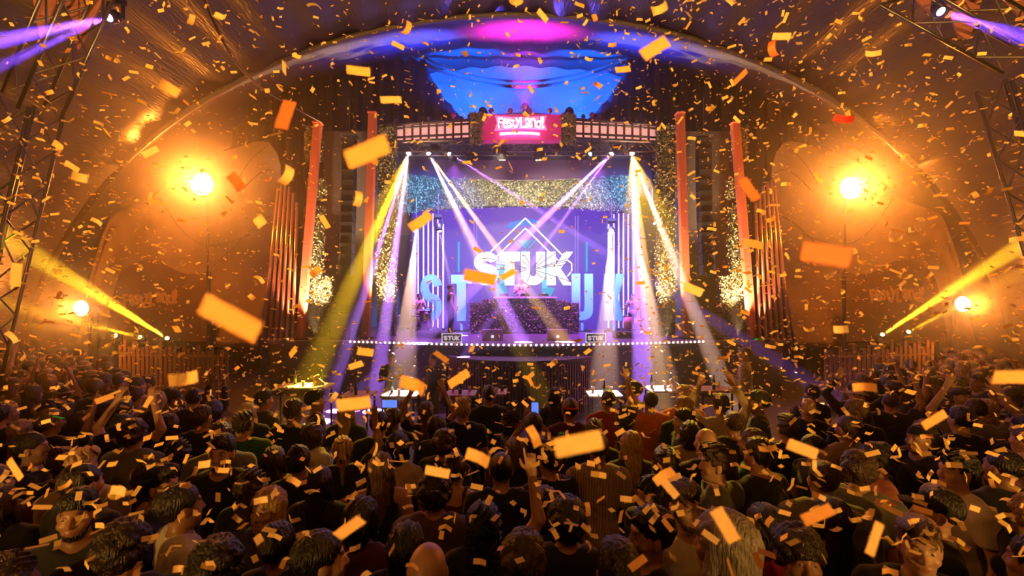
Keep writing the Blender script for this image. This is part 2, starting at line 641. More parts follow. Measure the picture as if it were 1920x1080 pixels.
# ------------------------------------------------------------------ fascia with railing panels
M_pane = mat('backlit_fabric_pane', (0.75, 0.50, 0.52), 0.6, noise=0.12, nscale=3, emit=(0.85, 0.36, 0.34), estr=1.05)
M_bar = mat('fascia_bar', (0.03, 0.015, 0.03), 0.5)
FY = 15.6
for mir, side in ((False, 'left'), (True, 'right')):
    f = (lambda q: MIRR - q) if mir else (lambda q: q)
    xs = [712 + 15.3 * i for i in range(14)]
    tops = [238 - 15 * (i / 13) ** 0.8 for i in range(14)]
    bots = [268 - 9 * (i / 13) ** 0.8 for i in range(14)]
    mid = P(f(xs[6]), 0, FY)
    e = empty('fascia_panel', (mid.x, FY, P(0, 260, FY).z), f'gridded pale fascia panel above the stage, {side} of the pink sign', 'fascia')
    rows = (0.0, 0.2, 0.74, 1.0)
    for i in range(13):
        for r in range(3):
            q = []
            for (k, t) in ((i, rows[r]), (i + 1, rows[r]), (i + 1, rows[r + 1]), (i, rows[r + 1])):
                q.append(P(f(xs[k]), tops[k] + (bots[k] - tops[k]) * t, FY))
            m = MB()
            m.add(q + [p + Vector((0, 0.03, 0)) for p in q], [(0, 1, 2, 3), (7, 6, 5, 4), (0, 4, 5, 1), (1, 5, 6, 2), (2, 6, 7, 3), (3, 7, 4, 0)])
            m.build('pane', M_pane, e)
    for k in range(14):
        MB().bar(P(f(xs[k]), tops[k] - 1, FY - 0.03), P(f(xs[k]), bots[k] + 1, FY - 0.03), 0.065, 0.06, up=(0, 1, 0)).build('upright_bar', M_bar, e)
    for t in rows:
        MB().path([P(f(xs[k]), tops[k] + (bots[k] - tops[k]) * t, FY - 0.03) for k in range(14)], 0.042 if 0 < t < 1 else 0.055, 6).build('cross_bar', M_bar, e)
    # little globe lamps on the top rail
    for k in (2, 6, 9, 11):
        p = P(f(xs[k]), tops[k] - 5, FY)
        g = empty('globe_lamp', p, f'small dark globe lamp, {["first","second","third","fourth"][(2,6,9,11).index(k)]} along the top of the {side} fascia panel', 'lamp', 'globe lamps on the fascia')
        MB().lathe([(0.02, -0.12), (0.02, -0.05), (0.06, -0.03), (0.08, 0.03), (0.05, 0.09), (0.01, 0.11)], p, 10).build('globe', mat('smoked_globe', (0.05, 0.02, 0.06), 0.2), g, smooth=True)


# ------------------------------------------------------------------ writing
def text_mesh(s, size=1.0, extrude=0.02, offset=0.0, bevel=0.0):
    cu = bpy.data.curves.new('lettering', 'FONT')
    cu.body = s
    cu.size = size
    cu.extrude = extrude
    cu.offset = offset
    cu.bevel_depth = bevel
    cu.align_x = 'CENTER'
    cu.align_y = 'CENTER'
    cu.resolution_u = 3
    o = bpy.data.objects.new('lettering', cu)
    col.objects.link(o)
    dg = bpy.context.evaluated_depsgraph_get()
    me = bpy.data.meshes.new_from_object(o.evaluated_get(dg))
    bpy.data.objects.remove(o)
    bpy.data.curves.remove(cu)
    return me


def wobbly_word(word, parent, centre, width, height, material, thick=0.03, face=(0, -1), tilt=0.0, seed=1, name='letter', bold=0.05):
    """playful hand-drawn looking letters, each its own size and lean"""
    r = random.Random(seed)
    n = len(word)
    ws = {'F': 0.8, 'e': 0.85, 's': 0.8, 't': 0.62, 'y': 0.9, 'L': 0.85, 'a': 0.95, 'n': 0.9, 'd': 1.0, '!': 0.45}
    tot = sum(ws[c] for c in word)
    x = -width / 2
    for i, c in enumerate(word):
        w = width * ws[c] / tot
        me = text_mesh(c, 1.0, 0.5, bold)
        xs = [v.co.x for v in me.vertices]
        ys = [v.co.y for v in me.vertices]
        bx, by = max(xs) - min(xs), max(ys) - min(ys)
        hh = height * (1.0 if c in 'FL!d' else 0.86) * (1 + r.uniform(-0.06, 0.1))
        cx, cyy = (max(xs) + min(xs)) / 2, (max(ys) + min(ys)) / 2
        rot = r.uniform(-0.14, 0.14)
        up = r.uniform(-0.05, 0.05) * height
        for v in me.vertices:
            a, b, d = (v.co.x - cx) / bx * w * 0.98, (v.co.y - cyy) / by * hh, v.co.z
            a, b = a * math.cos(rot) - b * math.sin(rot), a * math.sin(rot) + b * math.cos(rot)
            lx, lz = x + w / 2 + a, b + up
            lx, lz = lx * math.cos(tilt) - lz * math.sin(tilt), lx * math.sin(tilt) + lz * math.cos(tilt)
            v.co = (centre[0] + lx, centre[1] - thick * (d + 0.5), centre[2] + lz)
        me.materials.append(material)
        o = obj(name, me, parent)
        keep(o, parent)
        x += w


# ------------------------------------------------------------------ pink sign
SY = 15.2
c0, c1 = P(903, 214, SY), P(1052, 262, SY)
sign = empty('roof_sign', ((c0.x + c1.x) / 2, SY, c1.z), 'glowing pink lettered sign box on the stage roof', 'sign')
M_signbox = mat('magenta_sign_box', (0.7, 0.02, 0.22), 0.5, emit=(0.8, 0.0, 0.30), estr=0.28)
MB().box(((c0.x + c1.x) / 2, SY + 0.2, (c0.z + c1.z) / 2), (c1.x - c0.x, 0.36, c0.z - c1.z)).build('box', M_signbox, sign)
fr = [P(x, y, SY - 0.04) for x, y in ((928, 217), (950, 219), (977, 220), (1004, 219), (1025, 217), (1021, 231), (1026, 244), (1000, 242), (977, 241), (953, 242), (927, 245), (932, 231))]
MB().prism([(p.x, p.z) for p in fr], lambda a, b, d: (a, SY - 0.06 + d, b), 0.06).build('face_plate', mat('lilac_plate', (0.9, 0.5, 0.9), 0.5, emit=(0.8, 0.12, 0.75), estr=0.55), sign)
cc = P(977, 231, SY - 0.07)
M_neon = mat('white_neon', (1, 1, 1), 0.4, emit=(1.0, 0.72, 0.92), estr=4)
wobbly_word('FestyLand!', sign, (cc.x, SY - 0.075, cc.z), 1.52, 0.36, M_neon, 0.04, seed=3, bold=0.012)
wobbly_word('FestyLand!', sign, (cc.x, SY - 0.058, cc.z), 1.52, 0.36, mat('magenta_outline', (0.35, 0.0, 0.2), 0.5), 0.03, seed=3, name='letter_outline', bold=0.075)
pts = [P(x, y, SY - 0.08) for x, y in ((937, 249), (957, 248), (977, 247.5), (997, 248), (1012, 249.5), (1012, 253), (997, 251.5), (977, 251), (957, 251.5), (937, 253))]
MB().prism([(p.x, p.z) for p in pts], lambda a, b, d: (a, SY - 0.1 + d, b), 0.05).build('underline_tube', mat('pink_neon', (1, 1, 1), 0.4, emit=(1.0, 0.35, 0.6), estr=12), sign)
for i, x in enumerate((850, 890, 921, 957, 993, 1031, 1065, 1110)):
    p = P(x, 209 if 900 < x < 1055 else 217, SY + 0.25)
    g = empty('globe_lamp', p, f'round lamp on the sign roof, {["first","second","third","fourth","fifth","sixth","seventh","eighth"][i]} in the row counted from the left', 'lamp', 'globe lamps on the sign')
    MB().lathe([(0.02, -0.12), (0.03, -0.06), (0.07, -0.03), (0.095, 0.03), (0.06, 0.1), (0.01, 0.12)], p, 10).build('globe', mat('magenta_globe', (0.25, 0.01, 0.12), 0.25), g, smooth=True)
# leafy ends beside the sign
for mir, side in ((False, 'left'), (True, 'right')):
    hedge([(*mx(mir, 884, 906), 212, 270)] if not mir else [(1052, 1078, 212, 270)], SY + 0.02, 0.18, 700, f'dark leafy clump covering the {side} end of the pink sign', size=0.1)


# ------------------------------------------------------------------ trusses
def truss(a, b, w, name, label, cat='truss', group=None, r=0.025, bays=None):
    """square box truss from a to b"""
    a, b = Vector(a), Vector(b)
    z = (b - a).normalized()
    u = Vector((0, 0, 1)) if abs(z.z) < 0.8 else Vector((0, 1, 0))
    x = u.cross(z).normalized() * w / 2
    y = z.cross(x).normalized() * w / 2
    e = empty(name, (a + b) / 2 if abs(z.z) < 0.8 else a, label, cat, group)
    cs = [x + y, x - y, -x - y, -x + y]
    for c in cs:
        MB().tube(a + c, b + c, r, n=8).build('chord', M_alu, e, smooth=True)
    L = (b - a).length
    n = bays or max(2, int(L / (w * 1.1)))
    for k in range(4):
        c, d = cs[k], cs[(k + 1) % 4]
        for i in range(n):
            p, q = a + z * L * i / n, a + z * L * (i + 1) / n
            if i % 2:
                c2, d2 = d, c
            else:
                c2, d2 = c, d
            MB().tube(p + c2, q + d2, r * 0.55, n=6).build('brace', M_alu, e)
    return e


TY = 16.2
truss(P(730, 277, TY), P(1244, 277, TY), 0.42, 'roof_truss', 'long aluminium lighting truss under the stage roof fascia')
truss(P(735, 262, TY + 1.4), P(1240, 262, TY + 1.4), 0.42, 'roof_truss', 'rear aluminium truss high behind the sign')
struct(MB().box((P(987, 0, 17).x, 17.4, P(0, 268, 15.7).z + 0.55), (10.4, 3.4, 0.1)).build('roof_stage', M_dark), 'dark flat roof over the stage')
struct(MB().box((P(987, 0, 20).x, 20.9, P(0, 400, 20.9).z + 1.8), (11.6, 0.08, 5.6)).build('wall_stage_rear', mat('purple_scrim', (0.16, 0.10, 0.22), 0.8)), 'dark purple scrim above the screen')

# ------------------------------------------------------------------ curved hedge header
HYD = 17.4
hd = empty('hedge_header', (P(970, 0, HYD).x, HYD, P(0, 395, HYD).z), 'curved leafy hedge header hanging across the stage opening', 'hedge')
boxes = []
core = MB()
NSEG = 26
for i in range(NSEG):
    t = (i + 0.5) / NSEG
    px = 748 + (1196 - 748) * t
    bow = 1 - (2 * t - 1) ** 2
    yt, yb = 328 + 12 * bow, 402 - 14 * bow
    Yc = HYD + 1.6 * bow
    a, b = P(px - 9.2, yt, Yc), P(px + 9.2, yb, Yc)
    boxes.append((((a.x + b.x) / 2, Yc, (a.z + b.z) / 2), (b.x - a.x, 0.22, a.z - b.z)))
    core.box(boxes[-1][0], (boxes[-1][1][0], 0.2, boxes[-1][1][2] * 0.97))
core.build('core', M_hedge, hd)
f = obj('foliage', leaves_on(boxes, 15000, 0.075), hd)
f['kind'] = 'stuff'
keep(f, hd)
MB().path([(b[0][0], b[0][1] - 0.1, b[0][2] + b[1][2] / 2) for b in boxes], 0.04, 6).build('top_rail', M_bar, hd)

# ------------------------------------------------------------------ LED screen and its picture
SCY = 20.4


def flat(outline, Y, t=0.012):
    """thin plate of screen picture from photo pixels"""
    pts = [P(x, y, Y) for x, y in outline]
    return MB().prism([(p.x, p.z) for p in pts], lambda a, b, d: (a, Y + d, b), t)


def stroke(pts, w, closed=False):
    """outline of a thick line through 2D points"""
    pts = [Vector((p[0], p[1])) for p in pts]
    L, R = [], []
    for i, p in enumerate(pts):
        t = (pts[min(i + 1, len(pts) - 1)] - pts[max(i - 1, 0)]).normalized()
        n = Vector((-t.y, t.x)) * w / 2
        L.append(p + n)
        R.append(p - n)
    return [tuple(q) for q in L + R[::-1]]


def screen_mat(name, c, s):
    return mat(name, (0.01, 0.01, 0.012), 0.6, emit=c, estr=s, spec=0.1)


screen = empty('led_screen', (P(980, 0, SCY).x, SCY, STAGE_Z), 'big purple and blue video screen at the back of the stage', 'screen')
a, b = P(772, 372, SCY), P(1196, 600, SCY)
m = bpy.data.materials.new('screen_picture')
m.use_nodes = True
nt = m.node_tree
bs = nt.nodes['Principled BSDF']
tc = nt.nodes.new('ShaderNodeTexCoord')
sx = nt.nodes.new('ShaderNodeSeparateXYZ')
nt.links.new(tc.outputs['Generated'], sx.inputs[0])
cr = nt.nodes.new('ShaderNodeValToRGB')
els = cr.color_ramp.elements
els[0].position, els[0].color = 0.0, (*hexc('#5b35c8'), 1)
els[1].position, els[1].color = 1.0, (*hexc('#4a2ec8'), 1)
for pos, h in ((0.25, '#6a46d8'), (0.5, '#9a6ae0'), (0.75, '#5a3ad0')):
    e2 = els.new(pos)
    e2.color = (*hexc(h), 1)
nt.links.new(sx.outputs['X'], cr.inputs[0])
bs.inputs['Base Color'].default_value = (0.02, 0.02, 0.03, 1)
bs.inputs['Roughness'].default_value = 0.7
bs.inputs['Specular IOR Level'].default_value = 0.1
nt.links.new(cr.outputs[0], bs.inputs['Emission Color'])
bs.inputs['Emission Strength'].default_value = 0.95
MB().box(((a.x + b.x) / 2, SCY + 0.10, (a.z + STAGE_Z) / 2), (b.x - a.x, 0.10, a.z - STAGE_Z)).build('display', m, screen)
MB().box(((a.x + b.x) / 2, SCY + 0.20, (a.z + STAGE_Z) / 2), (b.x - a.x + 0.3, 0.08, a.z - STAGE_Z + 0.15)).build('frame', M_black, screen)
S_white = screen_mat('screen_white', (1.0, 0.93, 0.86), 2.0)
S_teal = screen_mat('screen_teal', hexc('#0fa3c4'), 1.5)
S_cyan = screen_mat('screen_cyan', hexc('#5fc8f0'), 1.4)
S_blue = screen_mat('screen_blue', hexc('#2a7ff0'), 1.4)
S_line = screen_mat('screen_crack', hexc('#6a3a88'), 0.4)
S_lilac = screen_mat('screen_lilac', hexc('#b890f0'), 1.2)
# nested roof-shaped outlines
for k, (apex, l, r_) in enumerate((((985, 409), (918, 474), (1062, 486)), ((985, 428), (931, 481), (1046, 488)))):
    flat(stroke([l, apex], 2.4), SCY - 0.02).build('outline_bar', S_white, screen)
    flat(stroke([apex, r_], 2.4), SCY - 0.02).build('outline_bar', S_white, screen)
flat(stroke([(1062, 486), (1072, 494), (1072, 508), (1064, 518)], 2.4), SCY - 0.02).build('outline_bar', S_white, screen)
# blue clouds and glass emblem
flat([(955, 418), (975, 412), (1000, 411), (1018, 416), (1010, 424), (985, 422), (960, 428), (948, 427)], SCY - 0.005).build('picture_cloud', S_blue, screen)
flat([(969, 450), (998, 450), (984, 466)], SCY - 0.02).build('picture_glass', S_teal, screen)
flat(stroke([(962, 450), (977, 464)], 2.5), SCY - 0.02).build('picture_glass', S_teal, screen)
flat(stroke([(1006, 450), (991, 465)], 2.5), SCY - 0.02).build('picture_glass', S_teal, screen)
flat([(980, 469), (988, 469), (985, 474), (982, 474)], SCY - 0.02).build('picture_glass', S_teal, screen)
for q in ([(930, 488), (944, 488), (952, 530), (938, 532), (930, 520)], [(930, 530), (948, 534), (953, 558), (930, 556)], [(1016, 500), (1026, 500), (1026, 540), (1016, 540)], [(1016, 536), (1040, 540), (1032, 557), (1016, 557)]):
    flat(q, SCY - 0.008).build('picture_figure', S_teal if q[0][1] > 510 else S_cyan, screen)
# second ghost letters behind: tall light columns
for x0 in (858, 1098):
    flat([(x0, 454), (x0 + 4, 454), (x0 + 4, 510), (x0, 510)], SCY - 0.006).build('picture_column', S_teal, screen)
for x0 in (888, 1078):
    for dx in (0, 5):
        flat([(x0 + dx, 405), (x0 + dx + 1.4, 405), (x0 + dx + 1.4, 520), (x0 + dx, 520)], SCY - 0.006).build('picture_column', S_lilac, screen)

# the word with its shatter lines


def arc2(cx, cy_, rx, ry, a0, a1, n):
    return [(cx + rx * math.cos(math.radians(a0 + (a1 - a0) * i / n)), cy_ + ry * math.sin(math.radians(a0 + (a1 - a0) * i / n))) for i in range(n + 1)]


def letter_shapes(ch, x0, x1, y0, y1, w):
    """polygons (photo-like coordinates, y down) of a heavy block letter"""
    W, H = x1 - x0, y1 - y0
    if ch == 'S':
        r = (H - w) / 4
        cx = (x0 + x1) / 2
        rx = (W - w) / 2
        c = arc2(cx, y0 + w / 2 + r, rx, r, -10, -180, 12) + arc2(cx, y0 + w / 2 + r, rx, r, -190, -250, 4) + \
            arc2(cx, y1 - w / 2 - r, rx, r, -70, 0, 5) + arc2(cx, y1 - w / 2 - r, rx, r, 12, 170, 12)
        return [stroke(c, w)]
    if ch == 'T':
        return [[(x0, y0), (x1, y0), (x1, y0 + w), ((x0 + x1) / 2 + w / 2, y0 + w), ((x0 + x1) / 2 + w / 2, y1), ((x0 + x1) / 2 - w / 2, y1), ((x0 + x1) / 2 - w / 2, y0 + w), (x0, y0 + w)]]
    if ch == 'U':
        rx = (W - w) / 2
        c = [(x0 + w / 2, y0), (x0 + w / 2, y1 - rx - w / 2)] + arc2((x0 + x1) / 2, y1 - rx - w / 2, rx, rx, 180, 0, 12)[1:-1] + [(x1 - w / 2, y1 - rx - w / 2), (x1 - w / 2, y0)]
        return [stroke(c, w)]
    if ch == 'K':
        my = (y0 + y1) / 2
        return [[(x0, y0), (x0 + w, y0), (x0 + w, my - H * 0.10), (x1 - w * 0.85, y0), (x1 + w * 0.1, y0), (x0 + w * 1.55, my + H * 0.01), (x1, y1), (x1 - w, y1), (x0 + w, my + H * 0.16), (x0 + w, y1), (x0, y1)]]


for ch, x0, x1, w in (('S', 889, 935, 17), ('T', 936, 975, 18), ('U', 977, 1022, 16.5), ('K', 1025, 1073, 17)):
    for poly in letter_shapes(ch, x0, x1, 472, 535, w):
        flat(poly, SCY - 0.03).build('screen_letter', S_white, screen)
hub = (998, 505)
for (tx, ty, s) in ((893, 478, .1), (889, 489, .1), (892, 505, .1), (900, 522, .1), (945, 516, .35), (978, 488, .12), (983, 476, .3), (1018, 478, .15), (1045, 472, .12), (1072, 483, .1), (1068, 495, .12), (1072, 528, .1), (1018, 522, .2), (988, 528, .15), (1062, 490, .3)):
    q = (hub[0] + (tx - hub[0]) * s, hub[1] + (ty - hub[1]) * s)
    flat(stroke([q, (tx, ty)], 1.3), SCY - 0.04, 0.006).build('crack_line', S_line, screen)

# ------------------------------------------------------------------ free-standing blue letters
M_blue = mat('blue_letter_paint', (0.16, 0.50, 0.95), 0.35)
LY = 18.7
for ch, x0, x1, y0, y1, w, lab in (('S', 788, 828, 514, 602, 15, 'tall blue letter S standing by the drum kit'),
                                  ('T', 846, 884, 515, 602, 17, 'tall blue letter T standing beside the man in black'),
                                  ('U', 1072, 1112, 513, 601, 16, 'tall blue letter U standing by the hedge booth'),
                                  ('K', 1134, 1170, 513, 601, 16, 'tall blue letter K standing outermost of the word')):
    c = P((x0 + x1) / 2, y1, LY)
    e = empty('standing_letter', (c.x, LY, STAGE_Z), lab, 'letter')
    for poly in letter_shapes(ch, x0, x1, y0, y1, w):
        pts = [P(x, y, LY) for x, y in poly]
        MB().prism([(p.x, p.z) for p in pts], lambda a, b, d: (a, LY + d, b), 0.22).build('letter_body', M_blue, e)
    MB().box((c.x, LY + 0.1, (c.z + STAGE_Z) / 2), (0.10, 0.1, c.z - STAGE_Z)).build('stand', M_blue, e)
    MB().box((c.x, LY + 0.1, STAGE_Z + 0.02), (0.7, 0.5, 0.04)).build('base', M_black, e)

# glowing tubes behind the letters
M_tube = mat('white_light_tube', (1, 1, 1), 0.4, emit=(0.95, 0.72, 1.0), estr=1.5)
for mir, side in ((False, 'left'), (True, 'right')):
    for i, x in enumerate((784, 794, 803, 812, 821, 831)):
        xx = MIRR - x + (0 if not mir else -2) if mir else x
        top = P(xx, (428, 402, 400, 400, 402, 420)[i], 19.4)
        e = empty('light_tube', (top.x, 19.4, STAGE_Z), f'{["outermost","second","third","fourth","fifth","innermost"][i]} upright white light tube behind the {side} blue letters', 'light tube', f'light tubes on the {side}')
        MB().tube((top.x, 19.4, STAGE_Z + 0.1), top, 0.028, n=8).build('tube', M_tube, e, smooth=True)
        MB().tube((top.x, 19.4, STAGE_Z), (top.x, 19.4, STAGE_Z + 0.1), 0.06, n=8).build('base', M_black, e)
        MB().tube(top, top + Vector((0, 0, 0.06)), 0.04, n=8).build('cap', M_black, e)

# ------------------------------------------------------------------ DJ booth in leaves
BY = 17.3
bt = empty('dj_booth', (P(982, 0, BY).x, BY, STAGE_Z), 'wide leafy hedge DJ booth in the middle of the stage', 'booth')
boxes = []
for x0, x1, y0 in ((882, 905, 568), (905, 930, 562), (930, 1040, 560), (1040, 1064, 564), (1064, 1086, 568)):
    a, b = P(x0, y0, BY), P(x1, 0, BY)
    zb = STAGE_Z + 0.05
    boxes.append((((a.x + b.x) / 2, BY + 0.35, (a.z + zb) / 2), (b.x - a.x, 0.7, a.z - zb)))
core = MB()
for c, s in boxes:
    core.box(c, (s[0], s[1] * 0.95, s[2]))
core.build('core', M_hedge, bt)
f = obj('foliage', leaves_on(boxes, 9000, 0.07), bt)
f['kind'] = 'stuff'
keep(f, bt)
a, b = P(925, 559, BY), P(1045, 559, BY)
MB().box(((a.x + b.x) / 2, BY + 0.35, a.z + 0.03), (b.x - a.x, 0.8, 0.05)).build('table_top', mat('pale_table', (0.8, 0.7, 0.75), 0.4), bt)
for x in (945, 985, 1020):
    p = P(x, 557, BY)
    e = empty('dj_deck', (p.x, BY + 0.35, p.z + 0.04), f'{ {945: "first", 985: "middle", 1020: "last"}[x]} black player deck on the DJ booth table', 'mixer')
    MB().box((0, 0, 0.045), (0.36, 0.4, 0.09)).build('body', M_black, e, local=True)
    MB().lathe([(0.12, 0), (0.12, 0.02), (0.02, 0.022)], (0, 0, 0.09), 16).build('jog_wheel', M_alu, e, smooth=True, local=True)

# monitors with a white mark, small framed word signs, percussion
M_mon = mat('grey_monitor', (0.30, 0.24, 0.30), 0.45)
for x0, x1, lab in ((904, 943, 'grey floor monitor with a small white square, under the booth toward the man in black'),
                    (1026, 1065, 'grey floor monitor with a small white square, under the booth toward the letter U')):
    a, b = P(x0, 627, 14.0), P(x1, 643, 14.0)
    c = ((a.x + b.x) / 2, 14.0, STAGE_Z)
    e = empty('floor_monitor', c, lab, 'monitor')
    h = 0.34
    w = b.x - a.x
    MB().prism([(-0.05, 0), (0.3, 0), (0.22, h), (0.02, h)], lambda p, q, d: (c[0] - w / 2 + d, 14.0 + p, STAGE_Z + q), w).build('cabinet', M_mon, e)
    MB().box((c[0], 13.965, STAGE_Z + 0.13), (0.075, 0.06, 0.075)).build('square_mark', mat('white_mark', (1, 1, 1), 0.4, emit=(1, 0.95, 0.95), estr=1.0), e)
for x0, x1, lab in ((828, 866, 'small framed STUK sign at the stage edge below the man in black'), (1098, 1136, 'small framed STUK sign at the stage edge below the letter U')):
    Yq = 13.35
    a, b = P(x0, 632, Yq), P(x1, 646, Yq)
    cx_ = (a.x + b.x) / 2
    e = empty('word_sign', (cx_, Yq, STAGE_Z), lab, 'sign')
    w, h = b.x - a.x, 0.27
    z0 = STAGE_Z
    MB().box((cx_, Yq + 0.03, z0 + h / 2), (w, 0.03, h)).build('board', M_black, e)
    wm = mat('white_paint_glow', (0.9, 0.88, 0.9), 0.5, emit=(1, 0.9, 0.95), estr=0.5)  # white paint given a faint glow of its own
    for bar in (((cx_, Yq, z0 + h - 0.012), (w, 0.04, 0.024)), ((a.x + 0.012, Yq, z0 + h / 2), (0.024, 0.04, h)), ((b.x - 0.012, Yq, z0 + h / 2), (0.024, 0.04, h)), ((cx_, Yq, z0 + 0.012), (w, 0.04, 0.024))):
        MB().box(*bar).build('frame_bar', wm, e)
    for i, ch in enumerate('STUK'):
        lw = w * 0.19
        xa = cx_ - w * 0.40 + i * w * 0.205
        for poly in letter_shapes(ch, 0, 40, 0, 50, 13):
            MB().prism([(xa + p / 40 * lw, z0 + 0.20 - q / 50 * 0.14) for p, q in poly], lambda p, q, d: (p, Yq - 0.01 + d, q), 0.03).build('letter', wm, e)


def drum(name, c, r, h, label, m=None):
    e = empty(name, c, label, 'drum')
    MB().lathe([(r, 0.0), (r, h)], (0, 0, 0.25), 20).build('shell', m or M_chrome, e, smooth=True, local=True)
    for z in (0.25, 0.25 + h):
        MB().lathe([(r * 1.04, -0.02), (r * 1.06, 0.0), (r * 1.04, 0.02)], (0, 0, z), 20).build('hoop', M_alu, e, smooth=True, local=True)
    MB().lathe([(r * 0.98, 0), (r * 0.98, 0.01)], (0, 0, 0.25 + h), 20).build('drum_head', mat('drum_skin', (0.8, 0.75, 0.75), 0.5), e, local=True)
    for k in range(3):
        a = 2 * PI * k / 3
        MB().tube((r * math.cos(a), r * math.sin(a), 0.35), (1.15 * r * math.cos(a), 1.15 * r * math.sin(a), 0), 0.015, n=6).build('leg', M_chrome, e, local=True)
    return e


def cymbal(c, h, label):
    e = empty('cymbal_stand', c, label, 'cymbal')
    MB().tube((0, 0, 0.3), (0, 0, h), 0.012, n=8).build('rod', M_chrome, e, local=True)
    for k in range(3):
        a = 2 * PI * k / 3
        MB().tube((0, 0, 0.4), (0.3 * math.cos(a), 0.3 * math.sin(a), 0), 0.012, n=6).build('leg', M_chrome, e, local=True)
    MB().lathe([(0.24, 0.0), (0.05, 0.03), (0.03, 0.05), (0.005, 0.055)], (0, 0, h), 20).build('cymbal', mat('brass', (0.55, 0.40, 0.16), 0.25, 1.0), e, smooth=True, local=True)
    return e


KY = 16.4
p = P(798, 0, KY)
drum('floor_drum', (p.x, KY, STAGE_Z), 0.21, 0.62, 'tall chrome drum on legs in front of the blue letter S')
p = P(780, 0, KY + .2)
drum('floor_drum', (p.x, KY + 0.3, STAGE_Z), 0.2, 0.45, 'lower chrome drum beside the tall one near the inner hedge')
p = P(815, 0, KY)
cymbal((p.x, KY + 0.05, STAGE_Z), 1.25, 'higher brass cymbal on a stand before the blue letter S')
p = P(807, 0, KY)
cymbal((p.x + 0.1, KY - 0.45, STAGE_Z), 1.0, 'lower brass cymbal on a stand before the blue letter S')
p = P(1178, 0, KY)
drum('bongo_drum', (p.x - 0.1, KY - 0.3, STAGE_Z), 0.15, 0.45, 'pale hand drum standing below the letter K', mat('pale_drum', (0.75, 0.5, 0.4), 0.4))
drum('bongo_drum', (p.x + 0.24, KY - 0.35, STAGE_Z), 0.12, 0.40, 'narrow pale hand drum beside the player in lilac', mat('pale_drum', (0.75, 0.5, 0.4), 0.4))
p = P(1172, 0, KY)
cymbal((p.x + 0.1, KY + 0.25, STAGE_Z), 1.1, 'brass cymbal on a stand beside the letter K')
for x, lab in ((806, 'low riser box under the drum kit'), (1185, 'low riser box under the hand drums')):
    p = P(x, 0, 15.2)
    e = empty('riser_box', (p.x, 15.2, STAGE_Z), lab, 'box')
    MB().box((0, 0, 0.1), (1.2, 0.5, 0.2)).build('body', M_skirt, e, local=True)
    MB().box((0, -0.26, 0.17), (1.2, 0.02, 0.05)).build('trim_strip', M_alu, e, local=True)
# ------------------------------------------------------------------ sails and banners either side
M_sail = mat('pale_sail_cloth', (0.52, 0.38, 0.27), 0.75, noise=0.12, nscale=1.5, trans=0.25)
M_banner = mat('dark_banner_cloth', (0.10, 0.055, 0.04), 0.8, noise=0.2, nscale=3)
M_bantext = mat('pale_banner_print', (0.42, 0.26, 0.14), 0.7)
SAILS = [(150, 640), (165, 560), (183, 487), (200, 432), (213, 402), (240, 388), (280, 372), (330, 330), (395, 292), (450, 272), (490, 266), (512, 272), (526, 295), (529, 340), (523, 410), (510, 490), (495, 570), (480, 640)]


def sail_mesh(mir, Y):
    pts = [Vector((x, y, 0)) for x, y in SAILS]
    top = catmull([Vector((x, y, 0)) for x, y in SAILS], 5)
    f = (lambda q: MIRR - q) if mir else (lambda q: q)
    # billowing surface: rows from the outline's upper edge down
    xs = [p.x for p in top]
    lo, hi = 150.0, 529.0
    left = [p for p in top if p.y >= 0]

    def edge_y(px):
        best = 640
        for a, b in zip(top, top[1:]):
            if min(a.x, b.x) <= px <= max(a.x, b.x) and abs(b.x - a.x) > 1e-6:
                t = (px - a.x) / (b.x - a.x)
                best = min(best, a.y + (b.y - a.y) * t)
        return best

    def right_x(py):
        return float(np.interp(py, [266, 295, 340, 410, 490, 570, 640], [505, 526, 529, 523, 510, 495, 480]))

    def fn(u, v):
        px = lo + (hi - 0.5 - lo) * u
        yt = edge_y(px)
        py = yt + (650 - yt) * v
        rx = right_x(py)
        px2 = min(px, rx)
        bulge = 0.35 * math.sin(PI * u) * math.sin(PI * min(1, v * 1.1)) + 0.08 * math.sin(u * 14 + v * 5) + 0.05 * math.sin((u + v) * 23)
        q = P(f(px2), py, Y)
        return (q.x, Y - bulge, q.z)
    return MB().grid(fn, 70, 36)


